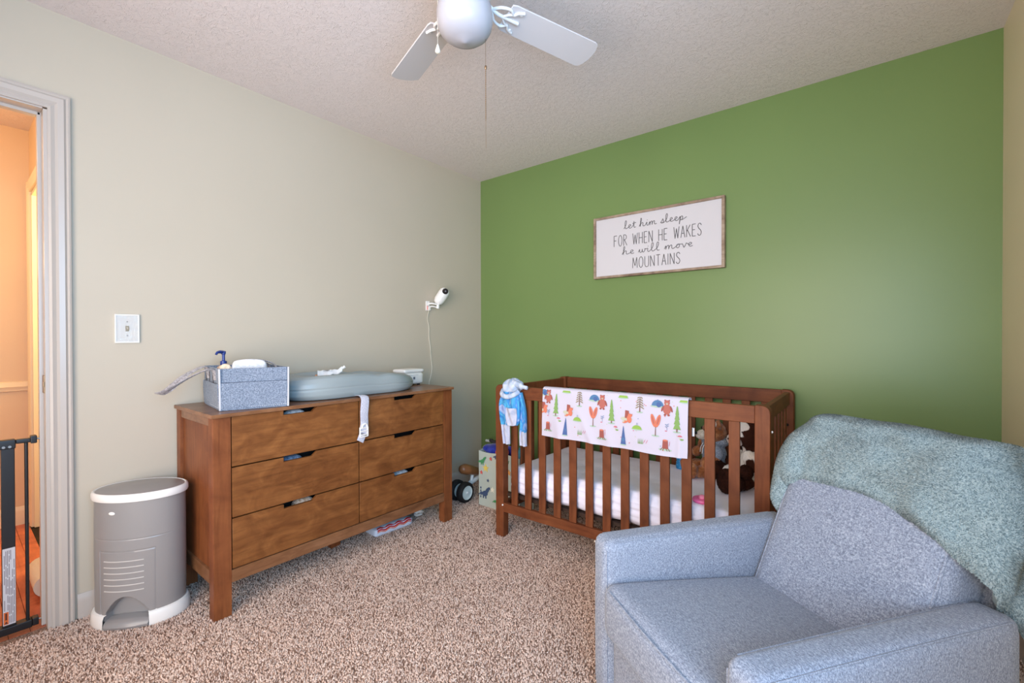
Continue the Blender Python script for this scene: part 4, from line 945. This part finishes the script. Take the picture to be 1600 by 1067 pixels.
# ------------------------------------------------------------ armchair (local x across, y towards its back)
AZ = -math.atan2(.588, .809)
ch = thing('armchair', 'heather grey upholstered armchair in the right corner of the room', 'armchair', (1.852, -1.508, 0), AZ)
CW = .660; af = M['chair']
def arm(x0, x1, name='arm'):
    w_, dpt, hgt = x1-x0, .70, .535-.05
    def fn(p, q):
        return p
    o = B().cushion((w_, dpt, hgt), .026, (.004, .004, .004), 14, fn=fn).build(name, af, ch, ang=70)
    o.location = ((x0+x1)/2, dpt/2, .05+hgt/2)
    # seam piping along the top and front edges
    zt = hgt/2-.0072; xs = .5*w_-.0072
    for sx in (-1, 1):
        B().tube([(sx*xs, -dpt/2+.03+(dpt-.06)*i/14, zt+.004*(1-((i-7)/7)**2)*.4) for i in range(15)], .0022, 6).build('seam', af, o)
        B().tube([(sx*xs, -dpt/2+.0072, zt-.02), (sx*xs, -dpt/2+.0072, -zt+.03)], .0022, 6).build('seam', af, o)
arm(0, .088); arm(CW-.092, CW)
sx0, sx1 = .088, CW-.092
def seatfn(p, q):
    # crown, soft front lip
    if q.z > 0: p.z += .012*(1-q.x**2)*(1-q.y**2)*q.z
    p.z -= .030*(p.y/.30)
    return p
o = B().cushion((sx1-sx0, .60, .16), .035, (.0, .008, .006), 20, fn=seatfn).build('seat_cushion', af, ch, ang=80); o.location = ((sx0+sx1)/2, .285, .318)
b = B()
for i in range(1): b.tube([(-.20+.4*i/12, -.293-.007*(1-((-.20+.4*i/12)/.24)**2), .030+.0665) for i in range(13)], .0026, 6)
b.build('seam', af, o)
o = B().cushion((sx1-sx0-.004, .03, .20), .012, (0, .006, 0), 8).build('footrest_panel', af, ch, ang=80); o.location = ((sx0+sx1)/2, .035, .165)
b = B().box((sx0, .05, .05), (sx1, .68, .262), .004); b.build('base', af, ch)
b = B().box((.05, .06, .0), (CW-.05, .62, .052), .01); b.build('plinth', M['black'], ch)
tl_ = math.radians(24.5)
Mb_ = Matrix.Translation((CW/2, .515, .385)) @ Matrix.Rotation(-tl_, 4, 'X')
# back: local z up along the slope, front face at y=0
o = B().cushion((sx1-sx0-.004, .17, .56), .05, (.004, .012, .0), 20).build('back_cushion', af, ch, ang=80)
o.matrix_local = Mb_ @ Matrix.Translation((0, .085, .225))
for sx in (-1, 1): B().tube([(sx*.2222, -.0705, -.24), (sx*.2222, -.0715, 0), (sx*.2222, -.0705, .2)], .0040, 8).build('seam', af, o)
o = B().cushion((sx1-sx0+.03, .07, .60), .03, (0, .004, 0), 12).build('back_frame', af, ch, ang=80)
o.matrix_local = Mb_ @ Matrix.Translation((0, .198, .205))
# recline lever and side bar behind the near arm
B().box((CW-.06, .705, .30), (CW-.01, .80, .33), .004).box((CW-.05, .70, .06), (CW-.02, .73, .31), .004).build('recline_frame', M['black'], ch)

# fleece throw draped over the chair back
tr = thing('throw_blanket', 'pale blue grey sherpa throw draped over the armchair back', 'throw', (2.45, -.98, .9), AZ)
thm = mat('sherpa_base', lin(146, 160, 162), .95, .1); n = N(thm); n.bump(n.noise(n.coord(), 120, 3), .6, .006)
inv = chain(tr).inverted() @ chain(ch)
bw = (sx1-sx0)/2
# rounded plan of the chair back's top (back-local x, y), walked from the far rear corner round the front to the near rear corner
def plan(t):
    x0, x1, y0, y1, r = -bw-.006, bw+.030, -.006, .25, .07
    segs = [((x0, y1), (x0, y0+r)), None, ((x0+r, y0), (x1-r, y0)), None, ((x1, y0+r), (x1, y1))]
    L = [y1-y0-r, r*1.57, x1-x0-2*r, r*1.57, y1-y0-r]; d = t*sum(L)
    for i, l in enumerate(L):
        if d <= l or i == 4: break
        d -= l
    k = min(1, d/l)
    if segs[i]:
        a, c = segs[i]; p_ = Vector((a[0]+(c[0]-a[0])*k, a[1]+(c[1]-a[1])*k)); nn_ = {0: (-1, 0), 2: (0, -1), 4: (1, 0)}[i]
        return p_, Vector(nn_)
    ang = (math.pi+k*math.pi/2) if i == 1 else (1.5*math.pi+k*math.pi/2)
    cc_ = Vector((x0+r, y0+r)) if i == 1 else Vector((x1-r, y0+r)); nn_ = Vector((math.cos(ang), math.sin(ang)))
    return cc_+nn_*r, nn_
TOP = .568
def hem(t):
    # height of the lower edge along the slope of the back
    return float(np.interp(t, [0, .14, .19, .238, .262, .30, .36, .42, .50, .58, .65, .70, .75, .81, .90, 1], [.13, .17, .20, .212, .300, .325, .334, .342, .344, .336, .320, .300, .27, .225, .19, .165]))
def throw_pt(u, v):
    t = u; p_, nn_ = plan(t)
    c_ = Vector((max(-bw+.10, min(bw-.005, p_.x)), .13)); h_ = hem(t)
    if v < .34:
        k = v/.34; s_ = math.sin(k*math.pi/2); q = c_.lerp(p_, s_); z = TOP+.018-.062*(1-math.cos(k*math.pi/2))
        n3 = Vector((nn_.x*s_, nn_.y*s_, 1.1-s_))
        q = Vector((q.x, q.y, z))
    else:
        k = (v-.34)/.66; z0_ = TOP-.044; z = z0_+(h_-z0_)*k
        n3 = Vector((nn_.x, nn_.y, .1)); q = Vector((p_.x, p_.y, z))
        side = max(0, nn_.x); far = max(0, -nn_.x)
        q += Vector((nn_.x, nn_.y, 0))*(.012*min(1, k*4)+.030*side*k+.010*far*k+.030*far*math.sin(k*math.pi)+.010*math.sin(k*math.pi))
        if k > .86: q -= Vector((nn_.x, nn_.y, 0))*.022*((k-.86)/.14)**2
    n3.normalize()
    e = Vector((q.x*1.0, q.y*2, q.z))
    w_ = .009*ns(e.x, e.y, e.z, 5)+.004*ns(e.x, e.y, e.z+4, 11)
    kk = max(0, (v-.3)/.7)
    w_ += .016*kk*math.exp(-((t-.66)/.04)**2)-.012*kk*math.exp(-((t-.73)/.028)**2)+.014*kk*math.exp(-((t-.79)/.035)**2)-.010*kk*math.exp(-((t-.87)/.03)**2)
    w_ += .012*kk*kk*math.exp(-((t-.27)/.025)**2)-.008*kk*kk*math.exp(-((t-.32)/.02)**2)
    return inv @ (Mb_ @ (q+n3*w_))
b = B(); NU, NV = 150, 70; b.grid(throw_pt, NU, NV)
b.bm.normal_update()
if sum(f_.normal.z for f_ in b.bm.faces) < 0: bmesh.ops.reverse_faces(b.bm, faces=b.bm.faces[:])
b.bm.normal_update()
# sample points on the outer side for the pile
tri = []; b.bm.faces.ensure_lookup_table()
A = np.array([[v.co[:] for v in f_.verts] for f_ in b.bm.faces]); 
ar = np.linalg.norm(np.cross(A[:, 2]-A[:, 0], A[:, 3]-A[:, 1]), axis=1)/2
thicken(b.bm, .016)
fl_ = b.build('fleece', thm, tr, ang=80)
pick = rng.choice(len(A), 120000, p=ar/ar.sum()); uu = rng.random((len(pick), 1)); vv = rng.random((len(pick), 1)); Q = A[pick]
PP = (Q[:, 0]*(1-uu)+Q[:, 1]*uu)*(1-vv)+(Q[:, 3]*(1-uu)+Q[:, 2]*uu)*vv
NN = np.cross(Q[:, 2]-Q[:, 0], Q[:, 3]-Q[:, 1]); NN /= np.linalg.norm(NN, axis=1, keepdims=True)
m = mat('sherpa_pile', lin(160, 172, 172), .95, .1); n = N(m); at = n.add('ShaderNodeAttribute', attribute_name='tint')
n.col(n.ramp(at.outputs['Fac'], [(0, lin(98, 116, 122)), (.4, lin(136, 154, 158)), (1, lin(172, 186, 188))]))
cl_ = np.array([3*ns(p_[0], p_[1], p_[2], 14) for p_ in PP])
tufts('sherpa_pile', PP, NN, .0052, .0028, m, tr, lean=.9, clump=cl_)

# ------------------------------------------------------------ wall sign
sg = thing('wall_sign', 'white framed sign with sleep verse hung on the green wall', 'sign', (1.4755, 0, 1.745))
s0, s1, z0, z1 = 1.063, 1.888, 1.541, 1.948
B().box((s0+.008, -.022, z0+.008), (s1-.008, -.002, z1-.008)).build('board', paint('sign_white', lin(206, 202, 204), .6, .05, 100, .01), sg, world=True)
B().box((s0, -.034, z0), (s0+.015, -.002, z1), .001).build('frame_bar', M['frame'], sg, world=True); B().box((s1-.016, -.034, z0), (s1, -.002, z1), .001).build('frame_bar', M['frame'], sg, world=True)
B().box((s0+.015, -.033, z0), (s1-.016, -.002, z0+.014), .001).build('frame_bar', M['frame'], sg, world=True); B().box((s0+.015, -.033, z1-.014), (s1-.016, -.002, z1), .001).build('frame_bar', M['frame'], sg, world=True)
ink = mat('sign_ink', lin(84, 80, 80), .7)
CAPS = {'F': (.42, [[(0, 0), (0, 1)], [(0, 1), (.4, 1)], [(0, .55), (.3, .55)]]), 'O': (.5, ['o']), 'R': (.46, [[(0, 0), (0, 1)], [(0, 1), (.25, .98), (.38, .85), (.36, .66), (.2, .55), (0, .53)], [(.12, .53), (.44, 0)]]),
    'W': (.62, [[(0, 1), (.15, 0), (.31, .85), (.46, 0), (.62, 1)]]), 'H': (.46, [[(0, 0), (0, 1)], [(.44, 0), (.44, 1)], [(0, .52), (.44, .52)]]), 'E': (.4, [[(.38, 0), (0, 0), (0, 1), (.38, 1)], [(0, .53), (.3, .53)]]),
    'N': (.46, [[(0, 0), (0, 1), (.44, 0), (.44, 1)]]), 'A': (.46, [[(0, 0), (.23, 1), (.46, 0)], [(.08, .36), (.38, .36)]]), 'K': (.44, [[(0, 0), (0, 1)], [(.4, 1), (0, .45)], [(.1, .58), (.44, 0)]]),
    'S': (.42, ['s']), 'M': (.56, [[(0, 0), (.05, 1), (.28, .2), (.5, 1), (.56, 0)]]), 'U': (.46, [[(0, 1), (0, .25), (.07, .05), (.23, 0), (.39, .05), (.46, .25), (.46, 1)]]), 'T': (.44, [[(0, 1), (.44, 1)], [(.22, 1), (.22, 0)]]), 'I': (.06, [[(.03, 0), (.03, 1)]]), ' ': (.36, [])}
def caps(text, x0, x1, zb, hgt, r):
    gap = .2; tot = sum(CAPS[c][0] for c in text)+gap*(len(text)-1); sx = (x1-x0)/tot; x = 0
    for c in text:
        wv, st_ = CAPS[c]; b = B()
        for s_ in st_:
            if s_ == 'o': pts = [(.24+.24*math.cos(a), .5+.5*math.sin(a)) for a in np.linspace(0, 2*math.pi, 22)]
            elif s_ == 's': pts = [tuple(p[:2]) for p in crm([(.4, .84, 0), (.28, .99, 0), (.1, .95, 0), (.03, .76, 0), (.14, .58, 0), (.32, .42, 0), (.39, .22, 0), (.28, .02, 0), (.1, .02, 0), (0, .17, 0)], 4)]
            else: pts = s_
            P3 = [(x0+(x+px)*sx, -.0225, zb+pz*hgt) for px, pz in pts]
            for run_ in ([P3] if len(P3) > 5 else zip(P3, P3[1:])): b.tube(run_, 1, 6, flat=(r, r*.35), upv=(0, 1, 0))
        if c != ' ': b.build('letter', ink, sg, world=True)
        x += wv+gap
# running hand: each letter is a list of control points (x, z in x-heights) and its advance
SC = {'l': (.75, [(0, .05), (.35, .9), (.5, 1.9), (.36, 2.2), (.24, 1.7), (.24, .5), (.38, .03), (.62, .12)]), 'e': (.8, [(0, .12), (.3, .45), (.56, .75), (.42, 1.0), (.22, .8), (.2, .3), (.4, .02), (.7, .16)]),
    't': (.75, [(0, .1), (.28, .9), (.36, 1.7), (.34, .9), (.34, .25), (.46, .02), (.68, .14)]), 'h': (1.15, [(0, .05), (.34, 1.2), (.44, 2.0), (.30, 2.15), (.24, 1.4), (.2, 0), (.26, .5), (.5, .95), (.68, .85), (.66, .3), (.78, .02), (1.05, .14)]),
    'i': (.55, [(0, .1), (.24, .9), (.22, .3), (.34, .02), (.52, .14)]), 'm': (1.5, [(0, .12), (.2, .9), (.22, .45), (.2, 0), (.3, .6), (.5, .95), (.62, .8), (.6, 0), (.7, .6), (.9, .95), (1.04, .8), (1.02, .25), (1.14, .02), (1.4, .16)]),
    's': (.7, [(0, .1), (.3, .7), (.4, 1.05), (.5, .6), (.46, .15), (.26, 0), (.14, .1), (.4, .02), (.66, .14)]), 'p': (1.0, [(0, .12), (.24, .9), (.18, 0), (.1, -1.0), (.2, -.2), (.34, .75), (.56, .95), (.66, .55), (.5, .08), (.28, .1), (.6, .04), (1.3, .6)]),
    'w': (1.15, [(0, .12), (.2, .85), (.2, .3), (.34, .02), (.54, .3), (.58, .85), (.6, .3), (.74, .02), (.96, .4), (.98, .9), (1.14, .78)]), 'o': (.8, [(0, .5), (.4, .95), (.2, .75), (.14, .3), (.34, .02), (.56, .35), (.5, .85), (.44, .95), (.78, .85)]),
    'v': (.8, [(0, .12), (.16, .85), (.3, .1), (.4, .02), (.62, .8), (.66, .95), (.8, .82)]), ' ': (.55, [])}
def script(text, x0, x1, zb, xh, r):
    tot = sum(SC[c][0] for c in text); sx = (x1-x0)/tot; x = 0; run = []; st_ = [B()]
    def flush():
        if len(run) > 1: st_[0].tube([tuple(p) for p in crm(run, 5)], 1, 6, flat=(r, r*.35), upv=(0, 1, 0)).build('written_word', ink, sg, world=True); st_[0] = B()
        run.clear()
    for c in text:
        wv, pts = SC[c]
        if c == ' ': flush()
        for k, (px, pz) in enumerate(pts):
            if run and k == 0: continue
            run.append((x0+(x+px)*sx, -.0225, zb+pz*xh))
        if c == 'i': st_[0].ball((x0+(x+.3)*sx, -.0225, zb+1.45*xh), (r*1.2, r*.4, r*1.2), 8)
        if c == 't': st_[0].tube([(x0+(x+.08)*sx, -.0225, zb+1.15*xh), (x0+(x+.72)*sx, -.0225, zb+1.3*xh)], 1, 6, flat=(r, r*.35), upv=(0, 1, 0))
        x += wv
    flush()
script('let him sleep', 1.277, 1.665, 1.849, .0235, .0020)
caps('FOR WHEN HE WAKES', 1.208, 1.760, 1.742, .070, .0021)
script('he will move', 1.264, 1.715, 1.684, .0235, .0020)
caps('MOUNTAINS', 1.337, 1.637, 1.590, .067, .0021)

# ------------------------------------------------------------ ceiling fan
fx, fy, BZ = 1.547, -1.7625, 2.199
fan = thing('ceiling_fan', 'white four blade ceiling fan with globe light and pull chains', 'ceiling fan', (fx, fy, H))
wt = mat('fan_white', lin(226, 222, 220), .35)
dz = BZ-H
B().lathe([(.07, 0), (.075, -.012), (.06, -.045), (.03, -.06)], 32).build('canopy', wt, fan)
B().lathe([(.03, -.055), (.09, -.065), (.112, -.09), (.115, -.17), (.10, -.205), (.06, -.215)], 40).build('motor_housing', wt, fan)
B().lathe([(.055, -.21), (.06, -.222), (.062, -.262), (.05, -.275)], 32).build('light_fitter', wt, fan)
gm = mat('opal_globe', lin(176, 172, 176), .25, .4, Subsurface_Weight=.2, Subsurface_Radius=(.02, .02, .02))
gz = 2.060-H
B().lathe([(.05, gz+.150), (.058, gz+.146), (.074, gz+.130), (.083, gz+.108), (.0865, gz+.085), (.0865, gz+.062), (.083, gz+.044), (.074, gz+.028), (.058, gz+.015), (.036, gz+.007), (.016, gz+.003), (.008, gz), (.001, gz-.001)], 48).build('globe_shade', gm, fan, ang=80)
blm = mat('blade_white', lin(208, 202, 202), .45)
for k in range(4):
    a = R(162.4-90*k)
    Mr = Matrix.Translation((0, 0, dz)) @ Matrix.Rotation(a, 4, 'Z')
    Mt = Mr @ Matrix.Translation((.150, 0, 0)) @ Matrix.Rotation(R(-10.3), 4, 'X') 
    L_ = .382; pts = [(0, -.048), (.015, -.053), (L_-.03, -.060), (L_-.016, -.056), (L_-.004, -.034), (L_, -.012), (L_, .012), (L_-.004, .034), (L_-.016, .056), (L_-.03, .060), (.015, .053), (0, .048)]
    bo = B().prism(pts, -.003, .003, 'z', .0012, 1).build('blade', blm, fan); bo.matrix_local = Mt
    b = B()
    b.tube(crm([(-.085, 0, .03), (-.06, 0, .012), (-.03, 0, -.004), (.01, 0, -.006), (.05, 0, -.006)], 5), .006, 8)
    for sg_ in (-1, 1):
        b.tube(crm([(-.05, 0, .004), (-.03, sg_*.026, -.004), (0, sg_*.034, -.006), (.018, sg_*.022, -.006), (.03, sg_*.034, -.006), (.05, sg_*.042, -.005)], 5), .0048, 8)
        b.tube(crm([(-.012, 0, -.006), (.004, sg_*.016, -.007), (.018, sg_*.022, -.006)], 4), .0042, 8)
        b.cyl((.04, sg_*.036, -.009), (.04, sg_*.036, -.004), .006, seg=10)
    b.build('blade_iron', wt, fan).matrix_local = Mt
def chainp(x, y, za, zb, r, sp, name, m, beads=True):
    b = B(); b.cyl((x, y, za), (x, y, zb), r*.45, seg=6)
    nb = int((za-zb)/sp)
    if beads:
        for i in range(nb): b.ball((x, y, za-i*sp), r, 6)
    return b.build(name, m, fan)
ch1 = chainp(-.0425, -.0735, -.22, -.410, .0009, .02, 'pull_cord', M['offwhite'], False)
B().lathe([(.001, .0), (.003, -.004), (.0065, -.016), (.008, -.022), (.0055, -.027), (.001, -.028)], 16, M=Matrix.Translation((-.0425, -.0735, -.405))).build('pull_knob', M['offwhite'], ch1, label='white teardrop pull')
chx, chy = .040, .052
chainp(chx, chy, -.22, -.44, .0012, .02, 'pull_cord', M['brass'], False)
c2 = chainp(chx, chy, -.455, -.615, .0019, .0058, 'bead_chain', M['brass'])
B().ball((chx, chy, -.448), (.004, .004, .007), 10).build('chain_coupling', M['brass'], c2)
chainp(chx, chy, -.615, -.70, .0010, .02, 'pull_cord', M['brass'], False)
